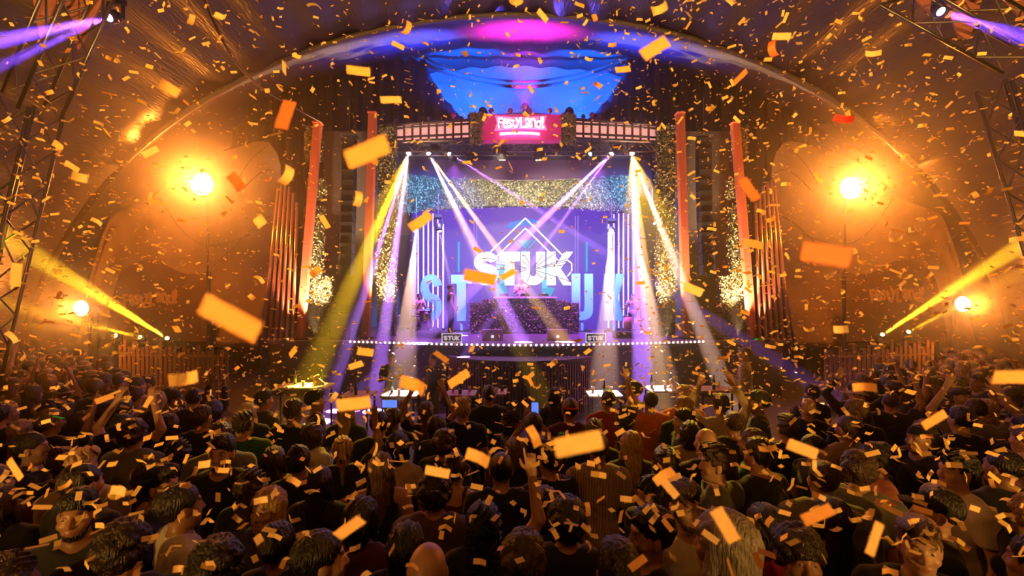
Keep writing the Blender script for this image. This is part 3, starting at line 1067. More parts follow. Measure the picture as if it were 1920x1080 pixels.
for mir, side in ((False, 'left'), (True, 'right')):
    f = (lambda q: MIRR - q) if mir else (lambda q: q)
    Y = 17.0
    c = P(f(370), 0, Y)
    e = empty('stage_sail', (c.x, Y, 0), f'huge pale billowing sail cloth beside the {side} stage tower', 'sail')
    sail_mesh(mir, Y).build('cloth', M_sail, e, smooth=True, solid=0.012)
    # seams: dark curved ribs sewn over the sail
    for k, pts in enumerate((((528, 330), (505, 318), (480, 330), (450, 360)), ((526, 400), (490, 415), (430, 470), (395, 505)), ((505, 270), (470, 300), (440, 345)), ((300, 372), (340, 430), (395, 460), (470, 440)))):
        cv = catmull([P(f(x), y, Y - 0.42) for x, y in pts], 8)
        MB().path(cv, 0.018, 5).build('seam', mat('sail_seam', (0.22, 0.15, 0.11), 0.8), e)
    for px, py in ((505, 268), (183, 487)):
        t = P(f(px), py, Y)
        MB().tube((t.x, Y + 0.05, 0), t + Vector((0, 0.05, 0.1)), 0.05, n=10).build('mast', M_black, e)
    # lower dark banner
    Yb = 15.6
    BAN = [(196, 640), (205, 590), (214, 545), (228, 510), (262, 490), (290, 488), (315, 499), (340, 511), (366, 514), (393, 507), (388, 560), (390, 640)]
    top = catmull([Vector((x, y, 0)) for x, y in BAN[:10]], 5)
    outl = [(p.x, p.y) for p in top] + BAN[10:]
    pts = [P(f(x), y, Yb) for x, y in outl]
    cb = P(f(290), 0, Yb)
    e = empty('banner', (cb.x, Yb, 0), f'dark banner with a scalloped top and pale lettering below the {side} sail', 'banner')
    MB().prism([(p.x, p.z) for p in pts], lambda a, b, d: (a, Yb + d, b), 0.02).build('cloth', M_banner, e)
    tcx = P(f(281) if not mir else 1683, 560 if not mir else 553, Yb - 0.03)
    wobbly_word('FestyLand!', e, (tcx.x, Yb - 0.005, tcx.z), 1.85, 0.46, M_bantext, 0.02, tilt=0.10 if not mir else 0.06, seed=5, bold=0.03)
    for px, py in ((214, 545), (391, 510)):
        t = P(f(px), py, Yb)
        MB().tube((t.x, Yb + 0.05, 0), (t.x, Yb + 0.05, t.z), 0.04, n=8).build('banner_pole', M_black, e)

# ------------------------------------------------------------------ slatted barriers
M_slat = mat('weathered_slat', (0.26, 0.15, 0.09), 0.7, noise=0.3, nscale=8, stretch=(6, 6, 0.6))
for mir, side in ((False, 'left'), (True, 'right')):
    f = (lambda q: MIRR - q) if mir else (lambda q: q)
    Y = 12.6
    a, b = P(f(226), 0, Y), P(f(425), 0, Y - 0.6)
    e = empty('slatted_barrier', ((a.x + b.x) / 2, Y, 0), f'upright wooden slat barrier below the {side} banner', 'fence')
    n = 24
    slat = MB().box((0, 0, 0.9), (0.075, 0.03, 1.8)).mesh('slat', M_slat)
    for i in range(n):
        t = i / (n - 1)
        s = obj('slat', slat, e)
        s.location = (a.x + (b.x - a.x) * t - e.location.x, Y - 0.6 * t - e.location.y, 0.0)
        s.scale = (1, 1, 1 + 0.06 * math.sin(i * 2.3) - 0.12 * t)
    for z in (0.3, 1.45):
        MB().bar((a.x, Y + 0.03, z), (b.x, Y - 0.57, z), 0.08, 0.03).build('rail', M_slat, e)

# ------------------------------------------------------------------ side trusses with swags, overhead cable
M_swag = mat('dusky_pink_swag', (0.40, 0.16, 0.16), 0.8, noise=0.2, nscale=4, trans=0.2)


def leaning_truss(pts, Y0, Y1, label):
    (ax, ay), (bx, by) = pts
    return truss(P(ax, ay, Y0), P(bx, by, Y1), 0.42, 'side_truss', label, r=0.022)


leaning_truss(((-107, 931), (60, 200)), 6.7, 6.0, 'leaning box truss rising at the left edge of the tent')
leaning_truss(((60, 200), (170, -60)), 6.0, 5.6, 'upper box truss bending inward over the left edge')
leaning_truss(((2115, 931), (1890, 150)), 6.7, 6.0, 'leaning box truss rising at the right edge of the tent')
leaning_truss(((1925, 95), (1690, -40)), 6.0, 5.6, 'upper box truss running over the right corner')
for k, (q, Y, lab) in enumerate((([(110, -30), (205, -40), (165, 60), (150, 95)], 6.0, 'dusky pink swag hanging inside the left corner truss'),
                                ([(60, -30), (115, -40), (80, 80)], 6.2, 'dusky pink swag hanging nearest the left picture edge'),
                                ([(1700, -30), (1745, -30), (1738, 30)], 5.9, 'small dusky pink swag at the inner end of the right corner truss'),
                                ([(1765, -30), (1850, -30), (1815, 75), (1800, 70)], 6.0, 'long dusky pink swag beside the right violet beam lamp'),
                                ([(1860, -40), (1940, -40), (1915, 40)], 6.2, 'dusky pink swag nearest the right picture edge'))):
    pts = [P(x, y, Y) for x, y in q]
    e = empty('fabric_swag', pts[0], lab, 'drape')
    MB().prism([(p.x, p.z) for p in pts], lambda a, b, d: (a, Y + d + 0.04 * math.sin(a * 9), b), 0.02).build('cloth', M_swag, e)
    MB().tube(pts[0], pts[1], 0.012, n=6).build('hem_rod', M_black, e)

cab = catmull([P(370, -40, 9.0), P(400, 40, 9.5), P(440, 112, 10.3), P(490, 165, 11.2), P(540, 195, 12.2), P(600, 228, 14.3)], 8)
ce = empty('overhead_cable', cab[0], 'thick dark cable sagging from the roof to the left tower', 'cable')
MB().path(cab, 0.03, 6).build('cable', M_black, ce)
MB().path([p + Vector((0.05, 0, -0.03)) for p in cab], 0.014, 5).build('rope', mat('grey_rope', (0.2, 0.14, 0.1), 0.8), ce)
# dark festoon swag under the blue vault
fs = catmull([P(795, 118, 18.3), P(840, 140, 18.6), P(900, 155, 19), P(985, 163, 19.2), P(1070, 153, 19), P(1130, 136, 18.6), P(1180, 112, 18.3)], 8)
fe = empty('hanging_cable', fs[0], 'dark cable bundle swagged across the blue backcloth', 'cable')
MB().path(fs, 0.07, 6).build('cable', M_dark, fe)
MB().path([p + Vector((0, 0.05, 0.25)) for p in fs], 0.05, 6).build('cable', M_dark, fe)

# ------------------------------------------------------------------ VIP tables in the pit
M_white = mat('white_table_top', (0.85, 0.82, 0.78), 0.35)
M_pat = mat('patterned_table_top', (0.5, 0.25, 0.2), 0.4, noise=0.8, nscale=25)
GLASS = mat('bottle_glass', (0.03, 0.06, 0.03), 0.1)
TABLES = [(575, 722, 9.6, 1.0, M_white, 'pale table at the foot of the yellow beam'), (672, 738, 9.3, 0.6, M_pat, 'red-flecked table between the two pale pit tables'),
          (752, 737, 9.2, 0.72, M_white, 'bright white table in the pit, lit by a beam'), (865, 736, 9.4, 0.62, M_pat, 'flecked table before the ribbed thrust, with bottles'),
          (932, 734, 9.5, 0.4, M_pat, 'small flecked table before the middle of the ribbed thrust'), (1132, 737, 9.2, 0.66, M_white, 'white table behind the raised hand by the thrust'),
          (1245, 728, 9.3, 0.72, M_white, 'white table with a crumpled napkin, near the waiter'), (1335, 728, 9.4, 0.7, M_pat, 'dark flecked table beside the waiter')]
for i, (px, py, Y, w, m_, lab) in enumerate(TABLES):
    p = P(px, py, Y)
    z = p.z
    e = empty('standing_table', (p.x, Y, 0), lab, 'table')
    MB().box((0, 0, z - 0.02), (w, 0.6, 0.04)).build('table_top', m_, e, local=True)
    MB().box((0, 0, 0.02), (w * 0.6, 0.4, 0.04)).build('base', M_black, e, local=True)
    for sx_ in (-1, 1):
        for sy_ in (-1, 1):
            MB().tube((sx_ * w * 0.42, sy_ * 0.25, 0), (sx_ * w * 0.42, sy_ * 0.25, z - 0.03), 0.02, n=6).build('leg', M_black, e, local=True)
    for j in range(3):
        q = (p.x + (-0.3 + 0.28 * j) * w, Y + 0.12 * (-1) ** j, z)
        side_w = ['first', 'middle', 'last'][j]
        if (i + j) % 2 == 0:
            g = empty('bottle', q, f'{side_w} bottle standing on the {lab}'[:90], 'bottle')
            MB().lathe([(0.035, 0), (0.037, 0.15), (0.014, 0.21), (0.014, 0.28)], (0, 0, 0), 10).build('glass', GLASS, g, smooth=True, local=True)
            MB().lathe([(0.016, 0.27), (0.016, 0.295)], (0, 0, 0), 8).build('cap', M_alu, g, local=True)
        else:
            g = empty('drinking_cup', q, f'{side_w} clear cup standing on the {lab}'[:90], 'cup')
            MB().lathe([(0.028, 0), (0.038, 0.11), (0.036, 0.11), (0.026, 0.01)], (0, 0, 0), 10).build('cup_wall', mat('clear_plastic', (0.8, 0.75, 0.7), 0.15, trans=0.5), g, smooth=True, local=True)
            MB().lathe([(0.027, 0.008), (0.034, 0.08)], (0, 0, 0), 10).build('drink', mat('beer', (0.6, 0.3, 0.04), 0.2), g, smooth=True, local=True)
# crumpled napkins on two tables
for px, py, Y, lab in ((595, 705, 9.6, 'crumpled white napkin standing on the yellow-lit table'), (1262, 716, 9.3, 'crumpled white napkin standing on the white table near the waiter')):
    p = P(px, py, Y)
    e = empty('napkin', p, lab, 'napkin')
    r = random.Random(px)
    zt = P(0, 722 if px < 600 else 728, Y).z

    def fn(u, v):
        a = 2 * PI * u
        rr = (0.09 * (1 - v) + 0.02) * (1 + 0.35 * math.sin(a * 3 + v * 4))
        return (p.x + rr * math.cos(a) + 0.03 * math.sin(v * 7), Y + rr * math.sin(a) * 0.7, zt + 0.002 + 0.22 * v)
    MB().grid(fn, 20, 8).build('paper', M_white, e, smooth=True, solid=0.004)
# ------------------------------------------------------------------ lamps
AMBER = (1.0, 0.25, 0.022)
YELLOW = (1.0, 0.57, 0.015)
GOLD = (1.0, 0.55, 0.16)
VIOLET = (0.46, 0.17, 1.0)
PALE = (1.0, 0.56, 0.42)
BLUEV = (0.20, 0.06, 1.0)
BLIND_W = 1800
FILL_W = 130
UP_FILL_W = 8500
M_lens_v = mat('violet_lens', (1, 1, 1), 0.3, emit=(0.85, 0.7, 1.0), estr=25)
M_lens_y = mat('yellow_lens', (1, 1, 1), 0.3, emit=(1.0, 0.85, 0.2), estr=20)
M_lens_a = mat('amber_lens', (1, 1, 1), 0.3, emit=(1.0, 0.75, 0.35), estr=22)
M_lens_b = mat('blue_violet_lens', (1, 1, 1), 0.3, emit=(0.5, 0.4, 1.0), estr=12)
M_lens_p = mat('pale_lens', (1, 1, 1), 0.3, emit=(1.0, 0.9, 0.8), estr=14)


def blinder(px, py, Y, watts, label, k=1.0):
    c = P(px, py, Y)
    e = empty('blinder_lamp', (c.x, c.y, 0), label, 'stage lamp')
    MB().lathe([(r * k, h * k) for r, h in ((0.12, -0.26), (0.32, -0.2), (0.37, 0.0), (0.35, 0.0), (0.33, -0.03))], c + Vector((0, 0.02, 0)), 20, (0, -1, 0)).build('housing', M_black, e, smooth=True)
    MB().lathe([(r * k, h) for r, h in ((0.335, 0.0), (0.27, 0.05), (0.11, 0.08))], c + Vector((0, 0.03, 0)), 20, (0, -1, 0)).build('lens', M_lens_a, e, smooth=True)
    MB().tube((c.x, c.y + 0.28, 0.03), (c.x, c.y + 0.28, c.z + 0.1), 0.03).build('stand_pole', M_black, e)
    MB().tube((c.x, c.y + 0.1, c.z), (c.x, c.y + 0.3, c.z), 0.03, n=8).build('bracket', M_black, e)
    MB().tube((c.x, c.y + 0.28, 0), (c.x, c.y + 0.28, 0.04), 0.4, n=20).build('base_plate', M_black, e)
    point('blinder_light', c + Vector((0, -0.30, 0)), AMBER, watts, 0.16, e)
    return e


blinder(378, 345, 14.0, BLIND_W, 'high amber blinder blazing before the pale sail of the left tower')
blinder(1597, 352, 14.0, BLIND_W, 'high amber blinder blazing before the pale sail of the right tower')
blinder(150, 578, 12.0, BLIND_W * .2, 'low amber blinder blazing above the crowd at the left edge', 0.6)
blinder(1807, 570, 12.0, BLIND_W * .2, 'low amber blinder blazing above the crowd at the right edge', 0.6)


def moving_head(px, py, Y, beams, label, lens=None, rod=0.25, floor=False, s=1.0, group=None):
    """beams: (px, py, Y, colour, watts, degrees); the first aims the head"""
    c = P(px, py, Y)
    tgt = P(*beams[0][:3])
    d = (tgt - c).normalized()
    top = c - d * 0.24 * s                     # pivot of the head
    e = empty('moving_head_lamp', top, label, 'stage lamp', group)
    up = -1 if floor else 1
    MB().lathe([(0.085 * s, -0.30 * s), (0.12 * s, -0.26 * s), (0.13 * s, -0.10 * s), (0.105 * s, 0.0), (0.09 * s, 0.0), (0.085 * s, -0.02 * s)], c, 14, d).build('head', M_black, e, smooth=True)
    MB().lathe([(0.085 * s, -0.015), (0.06 * s, 0.005), (0.02 * s, 0.012)], c, 14, d).build('lens', lens or M_lens_v, e, smooth=True)
    bz = top + Vector((0, 0, 0.26 * s * up))
    yk = MB()
    for sx_ in (-1, 1):
        yk.bar(top + Vector((sx_ * 0.16 * s, 0, -0.04 * up)), bz + Vector((sx_ * 0.16 * s, 0, 0)), 0.035 * s, 0.07 * s)
    yk.bar(bz + Vector((-0.17 * s, 0, 0)), bz + Vector((0.17 * s, 0, 0)), 0.06 * s, 0.05 * s)
    yk.build('yoke', M_black, e)
    MB().box(bz + Vector((0, 0, 0.08 * s * up)), (0.30 * s, 0.24 * s, 0.11 * s)).build('base_box', M_black, e)
    if rod > 0:
        MB().tube(bz + Vector((0, 0, 0.12 * s * up)), bz + Vector((0, 0, 0.12 * s * up + rod * up)), 0.018, n=8).build('clamp_rod', M_alu, e)
    for (x, y, Y2, colr, w, deg) in beams:
        spot('beam_light', c + d * 0.04, P(x, y, Y2), colr, w, deg, 0.35, 0.03, e)
    return e


Q = 520000.0
TH = 16.2
moving_head(766, 288, TH, [(655, 610, 12.4, VIOLET, 11 * Q, 4.2), (575, 722, 9.6, YELLOW, Q * 1.6, 4.4), (722, 610, 13.2, VIOLET, 9 * Q, 3.4), (610, 775, 5.2, YELLOW, Q * .014, 9)], 'moving head at the outer end of the truss over the left hedge column')
moving_head(804, 288, TH, [(900, 480, 14.6, VIOLET, 11 * Q, 3.6), (950, 490, 14.6, GOLD, 6 * Q, 3.2), (1010, 730, 10.0, YELLOW, Q * .8, 3.0)], 'second moving head from the left end of the truss, beam crossing the screen')
moving_head(843, 288, TH, [(960, 362, 15.2, VIOLET, 7 * Q, 2.0), (990, 385, 15.4, GOLD, Q * 2.5, 1.4)], 'third moving head from the left end of the truss, aimed flat across')
moving_head(1106, 288, TH, [(990, 352, 15.2, VIOLET, 7 * Q, 2.0), (950, 385, 15.4, GOLD, Q * 2.5, 1.4)], 'third moving head from the right end of the truss, aimed flat across')
moving_head(1146, 288, TH, [(1000, 430, 14.8, VIOLET, 11 * Q, 3.6), (1050, 420, 14.6, VIOLET, Q * 6, 1.8)], 'second moving head from the right end of the truss, beam crossing the screen')
moving_head(1185, 288, TH, [(1202, 640, 12.6, VIOLET, 11 * Q, 4.2), (1300, 580, 12.8, PALE, Q * 5, 3.6), (1228, 640, 12.6, GOLD, Q * 3.5, 3.2), (1290, 775, 5.0, YELLOW, Q * .02, 10)], 'moving head at the outer end of the truss over the right hedge column')
# lower lamps on rods under the header
ML = 17.0
moving_head(743, 420, ML, [(690, 540, 14.5, PALE, Q * .5, 6)], 'lower lamp beside the left hedge column, tilted outward', M_lens_p, 0.8)
moving_head(780, 433, ML, [(752, 737, 9.2, PALE, Q * .4, 4.5)], 'lower lamp aimed at the bright white pit table', M_lens_p, 0.8)
moving_head(824, 434, ML, [(860, 600, 16.4, PALE, Q * .5, 6)], 'lower lamp shining down on the man in black', M_lens_p, 0.8)
moving_head(1146, 434, ML, [(1132, 737, 9.2, PALE, Q * .4, 4.5)], 'lower lamp shining down over the letter K', M_lens_p, 0.8)
moving_head(1190, 427, ML, [(1245, 728, 9.3, PALE, Q * .4, 4.5)], 'lower lamp aimed at the table near the waiter', M_lens_p, 0.8)
moving_head(1229, 418, ML, [(1375, 615, 14.2, PALE, Q * .5, 5)], 'lower lamp beside the right hedge column, tilted outward', M_lens_p, 0.8)
# big wash lamps under the truss centre
moving_head(942, 300, TH, [(942, 400, TH + .5, GOLD, Q * .05, 6)], 'fat wash lamp hanging under the sign, nearer the letter T', M_lens_y, 0.0, s=1.7)
moving_head(1010, 300, TH, [(1010, 400, TH + .5, GOLD, Q * .05, 6)], 'fat wash lamp hanging under the sign, nearer the letter U', M_lens_y, 0.0, s=1.7)
# floor lamps on the barriers, yellow
FB = 'yellow floor beams'
moving_head(313, 634, 12.3, [(60, 478, 7.0, YELLOW, Q * .5, 3.2)], 'brightest yellow beam lamp on top of the left slat barrier', M_lens_y, 0, True, 0.6)
moving_head(262, 632, 12.4, [(30, 575, 8.0, YELLOW, Q * .12, 3)], 'fainter yellow beam lamp on the left slat barrier', M_lens_y, 0, True, 0.6)
moving_head(216, 629, 12.5, [(-20, 600, 9.0, YELLOW, Q * .06, 3)], 'faintest yellow beam lamp at the end of the left slat barrier', M_lens_y, 0, True, 0.6)
moving_head(1655, 627, 12.3, [(1930, 450, 7.2, YELLOW, Q * .8, 3.0)], 'brightest yellow beam lamp on top of the right slat barrier', M_lens_y, 0, True, 0.6)
moving_head(1704, 622, 12.4, [(1940, 500, 8.0, YELLOW, Q * .10, 3)], 'fainter yellow beam lamp on the right slat barrier', M_lens_y, 0, True, 0.6)
# violet beams in the top corners
moving_head(203, 33, 6.0, [(-20, 80, 4.6, BLUEV, Q * .9, 4.5), (-20, 135, 4.6, BLUEV, Q * .6, 3)], 'violet beam lamp on the left corner truss', M_lens_b, 0.3, s=0.62)
moving_head(1765, 22, 6.0, [(1950, 85, 4.8, BLUEV, Q * .9, 4.5), (1950, 60, 4.8, BLUEV, Q * .4, 3)], 'violet beam lamp on the right corner truss', M_lens_b, 0.3, s=0.62)


def flood(px, py, Y, tgt, colr, watts, deg, label, size=0.16):
    """small lensed flood on a yoke"""
    c = P(px, py, Y)
    t = P(*tgt)
    d = (t - c).normalized()
    e = empty('flood_lamp', c, label, 'stage lamp')
    MB().lathe([(size * .6, -size * 1.3), (size, -size), (size, 0), (size * .85, 0)], c, 14, d).build('can', M_black, e, smooth=True)
    MB().bar(c - d * size - Vector((size * 1.2, 0, 0)), c - d * size + Vector((size * 1.2, 0, 0)), 0.02).build('yoke', M_black, e)
    spot('flood_light', c + d * 0.03, t, colr, watts, deg, 1.0 if deg > 95 else 0.6, size * 0.7, e)
    return e


# colour washes of the roof space, set behind the sign
flood(905, 208, 17.4, (840, 100, 23.5), (0.0, 0.13, 1.0), 20000, 75, 'blue flood behind the sign aimed at the backcloth, nearer the left drape')
flood(1068, 208, 17.4, (1130, 100, 23.5), (0.0, 0.13, 1.0), 20000, 75, 'blue flood behind the sign aimed at the backcloth, nearer the right drape')
flood(985, 212, 16.2, (985, 60, 15.2), (1, 0.02, .55), 13000, 100, 'pink flood on the stage roof aimed up at the vault')
flood(985, 200, 18.2, (985, 70, 22.0), (0.55, 0.04, 1.0), 9000, 40, 'violet flood behind the sign aimed at the backcloth')
flood(850, 216, 16.2, (770, 80, 15.4), (0.02, 0.05, 1), 6500, 100, 'deep blue flood on the stage roof aimed up, nearer the left drape')
flood(1120, 216, 16.2, (1200, 80, 15.4), (0.02, 0.05, 1), 6500, 100, 'deep blue flood on the stage roof aimed up, nearer the right drape')
flood(985, 266, 17.9, (985, 280, 16.2), (0.12, 0.08, 1.0), 2600, 150, 'blue flood behind the fascia lighting the truss')
# uplights of the hedges
for mir, side in ((False, 'left'), (True, 'right')):
    f = (lambda q: MIRR - q) if mir else (lambda q: q)
    flood(f(724), 636, 14.35, (f(722), 430, 15.1), (1.0, 0.60, 0.26), 13000, 42, f'uplight at the foot of the inner hedge column, {side} side', 0.09)
    flood(f(590), 632, 14.0, (f(590), 450, 14.75), (1.0, 0.60, 0.26), 12000, 48, f'uplight at the foot of the outer hedge strip, {side} side', 0.09)
    flood(f(536), 634, 13.7, (f(545), 420, 14.4), (1.0, 0.30, 0.14), 900, 50, f'red-orange uplight under the copper pipes, {side} side', 0.09)
    # washes on the deck and letters
    flood(f(880), 300, 16.0, (f(830), 560, 18.7), (0.15, 0.45, 1.0), 7000, 40, f'cyan wash under the truss aimed at the {side} blue letters')
    flood(f(850), 305, 16.4, (f(880), 560, 17.3), (0.55, 0.10, 1.0), 9000, 110, f'purple wash under the truss filling the {side} half of the stage')

for px, w_ in ((815, 'letter S end'), (930, 'inner left part'), (1044, 'inner right part'), (1159, 'letter K end')):
    flood(px, 282, 14.9, (px, 372, 17.6), (1.0, 0.80, 0.55) if 850 < px < 1120 else (0.10, 0.36, 1.0), 4200, 70, f'{"warm" if 850 < px < 1120 else "blue"} wash under the fascia aimed at the {w_} of the hedge header')

# added amber fill lamps on an unseen truss behind the camera, brightening the paper
truss((-6.5, -2.0, 7.6), (6.5, -2.0, 7.6), 0.42, 'added_fill_truss', 'added truss carrying the unseen fill lamps behind the camera')
for q, side in ((-4.5, 'left'), (0.3, 'middle'), (4.8, 'right')):
    c = Vector((q, -1.7, 7.25))
    t = Vector((q * 0.4, 9.0, 5.5))
    d = (t - c).normalized()
    e = empty('flood_lamp', c, f'added amber fill lamp, {side} of three on the rear truss', 'stage lamp')
    MB().lathe([(0.12, -0.26), (0.2, -0.2), (0.2, 0), (0.17, 0)], c, 14, d).build('can', M_black, e, smooth=True)
    MB().bar(c - d * 0.2 - Vector((0.24, 0, 0)), c - d * 0.2 + Vector((0.24, 0, 0)), 0.02).build('yoke', M_black, e)
    spot('flood_light', c + d * 0.03, t, (1.0, 0.30, 0.04), FILL_W, 140, 0.5, 0.14, e)

# added upward fill lamps, unseen far behind the camera, to brighten the confetti
for q, side in ((-5.0, 'left'), (5.4, 'right')):
    c = Vector((q, -5.5, 1.2))
    t = Vector((q * 0.2, 8.0, 13.6))
    d = (t - c).normalized()
    e = empty('flood_lamp', c, f'added amber fill lamp aimed up over the crowd, {side} of two', 'stage lamp')
    MB().lathe([(0.12, -0.26), (0.2, -0.2), (0.2, 0), (0.17, 0)], c, 14, d).build('can', M_black, e, smooth=True)
    MB().tube((c.x, c.y - 0.1, 0), (c.x, c.y - 0.1, c.z - 0.1), 0.03).build('stand_pole', M_black, e)
    spot('flood_light', c + d * 0.03, t, (1.0, 0.46, 0.08), UP_FILL_W, 84, 0.35, 0.14, e)
# ------------------------------------------------------------------ people: one continuous surface per body
def axis_lines(spans):
    """grid lines from (lo, hi, step) spans, the finest step winning where spans overlap"""
    marks = sorted({v for a, b, s in spans for v in (a, b)})
    out = []
    for a, b in zip(marks, marks[1:]):
        st = [s for lo, hi, s in spans if lo <= a + 1e-9 and hi >= b - 1e-9]
        if not st:
            st = [0.04]
        n = max(1, int(math.ceil((b - a) / min(st))))
        out += [a + (b - a) * i / n for i in range(n)]
    out.append(marks[-1])
    return np.array(out, dtype=np.float64)


class Field:
    """signed distance on a rectilinear grid"""

    def __init__(self, xs, ys, zs):
        self.x, self.y, self.z = xs, ys, zs
        self.d = np.full((len(xs), len(ys), len(zs)), 0.30, dtype=np.float32)

    def win(self, lo, hi, pad=0.07):
        s = []
        for ax, a, b in ((self.x, lo[0], hi[0]), (self.y, lo[1], hi[1]), (self.z, lo[2], hi[2])):
            i = max(0, int(np.searchsorted(ax, a - pad)) - 1)
            j = min(len(ax), int(np.searchsorted(ax, b + pad)) + 1)
            s.append(slice(i, j))
        return s

    def pts(self, s):
        return (self.x[s[0]][:, None, None].astype(np.float32), self.y[s[1]][None, :, None].astype(np.float32), self.z[s[2]][None, None, :].astype(np.float32))

    def blend(self, s, v, k):
        d = self.d[tuple(s)]
        if k <= 0:
            self.d[tuple(s)] = np.minimum(d, v)
        else:
            h = np.clip(0.5 + 0.5 * (d - v) / k, 0, 1)
            self.d[tuple(s)] = d * (1 - h) + v * h - k * h * (1 - h)

    def cone(self, a, b, ra, rb, k=0.03, grow=0.0, sy=1.0):
        """tapered capsule; sy < 1 flattens it front to back"""
        a, b = np.array(a, np.float32), np.array(b, np.float32)
        ra, rb = ra + grow, rb + grow
        r = max(ra, rb)
        s = self.win(np.minimum(a, b) - r, np.maximum(a, b) + r)
        X, Y, Z = self.pts(s)
        v = b - a
        L2 = float(v @ v) + 1e-9
        px, py, pz = X - a[0], (Y - a[1]), Z - a[2]
        t = np.clip((px * v[0] + py * v[1] + pz * v[2]) / L2, 0, 1)
        q = np.sqrt((px - t * v[0]) ** 2 + ((py - t * v[1]) / sy) ** 2 + (pz - t * v[2]) ** 2) - (ra + (rb - ra) * t)
        self.blend(s, q, k)

    def ell(self, c, r, k=0.03, grow=0.0):
        r = np.array(r, np.float32) + grow
        c = np.array(c, np.float32)
        s = self.win(c - r, c + r)
        X, Y, Z = self.pts(s)
        q = np.sqrt(((X - c[0]) / r[0]) ** 2 + ((Y - c[1]) / r[1]) ** 2 + ((Z - c[2]) / r[2]) ** 2)
        self.blend(s, (q - 1) * float(r.min()), k)

    def carve(self, c, r, k=0.01):
        r = np.array(r, np.float32)
        c = np.array(c, np.float32)
        s = self.win(c - r, c + r, 0.03)
        X, Y, Z = self.pts(s)
        v = (np.sqrt(((X - c[0]) / r[0]) ** 2 + ((Y - c[1]) / r[1]) ** 2 + ((Z - c[2]) / r[2]) ** 2) - 1) * float(r.min())
        d = self.d[tuple(s)]
        h = np.clip(0.5 - 0.5 * (d + v) / k, 0, 1)
        self.d[tuple(s)] = d * (1 - h) - v * h + k * h * (1 - h)

    def cut(self, fn):
        """intersect with the half space fn < 0"""
        X, Y, Z = self.pts([slice(None)] * 3)
        self.d = np.maximum(self.d, fn(X, Y, Z).astype(np.float32))

    def ripple(self, fn):
        X, Y, Z = self.pts([slice(None)] * 3)
        near = np.abs(self.d) < 0.06
        w = np.broadcast_to(fn(X, Y, Z), self.d.shape)
        self.d[near] += w[near].astype(np.float32)

    def mesh(self, name, material):
        d = self.d
        neg = d < 0
        nx, ny, nz = d.shape
        cnt = np.zeros((nx - 1, ny - 1, nz - 1), np.int8)
        for i in (0, 1):
            for j in (0, 1):
                for k in (0, 1):
                    cnt += neg[i:nx - 1 + i, j:ny - 1 + j, k:nz - 1 + k]
        act = (cnt > 0) & (cnt < 8)
        I, J, K = np.nonzero(act)
        idx = np.full(act.shape, -1, np.int64)
        idx[I, J, K] = np.arange(len(I))
        acc = np.zeros((len(I), 3))
        num = np.zeros(len(I))
        ax = (self.x, self.y, self.z)
        cor = {}
        for i in (0, 1):
            for j in (0, 1):
                for k in (0, 1):
                    cor[(i, j, k)] = (d[I + i, J + j, K + k], np.stack([self.x[I + i], self.y[J + j], self.z[K + k]], 1))
        for a in cor:
            for e in range(3):
                if a[e] == 0:
                    b = list(a)
                    b[e] = 1
                    da, pa = cor[a]
                    db, pb = cor[tuple(b)]
                    m = (da < 0) != (db < 0)
                    t = (da[m] / (da[m] - db[m]))[:, None]
                    acc[m] += pa[m] + (pb[m] - pa[m]) * t
                    num[m] += 1
        V = acc / num[:, None]
        F = []
        for e in range(3):
            s0 = [slice(None)] * 3
            s1 = [slice(None)] * 3
            s0[e] = slice(0, -1)
            s1[e] = slice(1, None)
            ch = neg[tuple(s0)] != neg[tuple(s1)]
            o1, o2 = [q for q in range(3) if q != e]
            A = np.stack(np.nonzero(ch), 1)
            ok = (A[:, o1] > 0) & (A[:, o2] > 0) & (A[:, o1] < act.shape[o1]) & (A[:, o2] < act.shape[o2])
            A = A[ok]
            B = A.copy(); B[:, o1] -= 1
            C = B.copy(); C[:, o2] -= 1
            D = A.copy(); D[:, o2] -= 1
            q = np.stack([idx[tuple(M_.T)] for M_ in (A, B, C, D)], 1)
            fl = neg[tuple(A.T)] ^ (e == 1)
            q[fl] = q[fl][:, ::-1]
            F.append(q)
        F = np.concatenate(F)
        F = F[(F >= 0).all(1)]
        me = bpy.data.meshes.new(name)
        me.vertices.add(len(V))
        me.vertices.foreach_set('co', V.ravel())
        me.loops.add(F.size)
        me.loops.foreach_set('vertex_index', F.ravel().astype(np.int32))
        me.polygons.add(len(F))
        me.polygons.foreach_set('loop_start', np.arange(0, F.size, 4, dtype=np.int32))
        me.polygons.foreach_set('use_smooth', np.ones(len(F), bool))
        me.materials.append(material)
        me.update(calc_edges=True)
        me.validate()
        return me, V


def skin_material():
    m = bpy.data.materials.new('skin')
    m.use_nodes = True
    nt = m.node_tree
    b = nt.nodes['Principled BSDF']
    b.inputs['Roughness'].default_value = 0.42
    oi = nt.nodes.new('ShaderNodeObjectInfo')
    at = nt.nodes.new('ShaderNodeAttribute')
    at.attribute_name = 'tint'
    mul = nt.nodes.new('ShaderNodeVectorMath')
    mul.operation = 'MULTIPLY'
    nt.links.new(oi.outputs['Color'], mul.inputs[0])
    nt.links.new(at.outputs['Color'], mul.inputs[1])
    nt.links.new(mul.outputs[0], b.inputs['Base Color'])
    return m


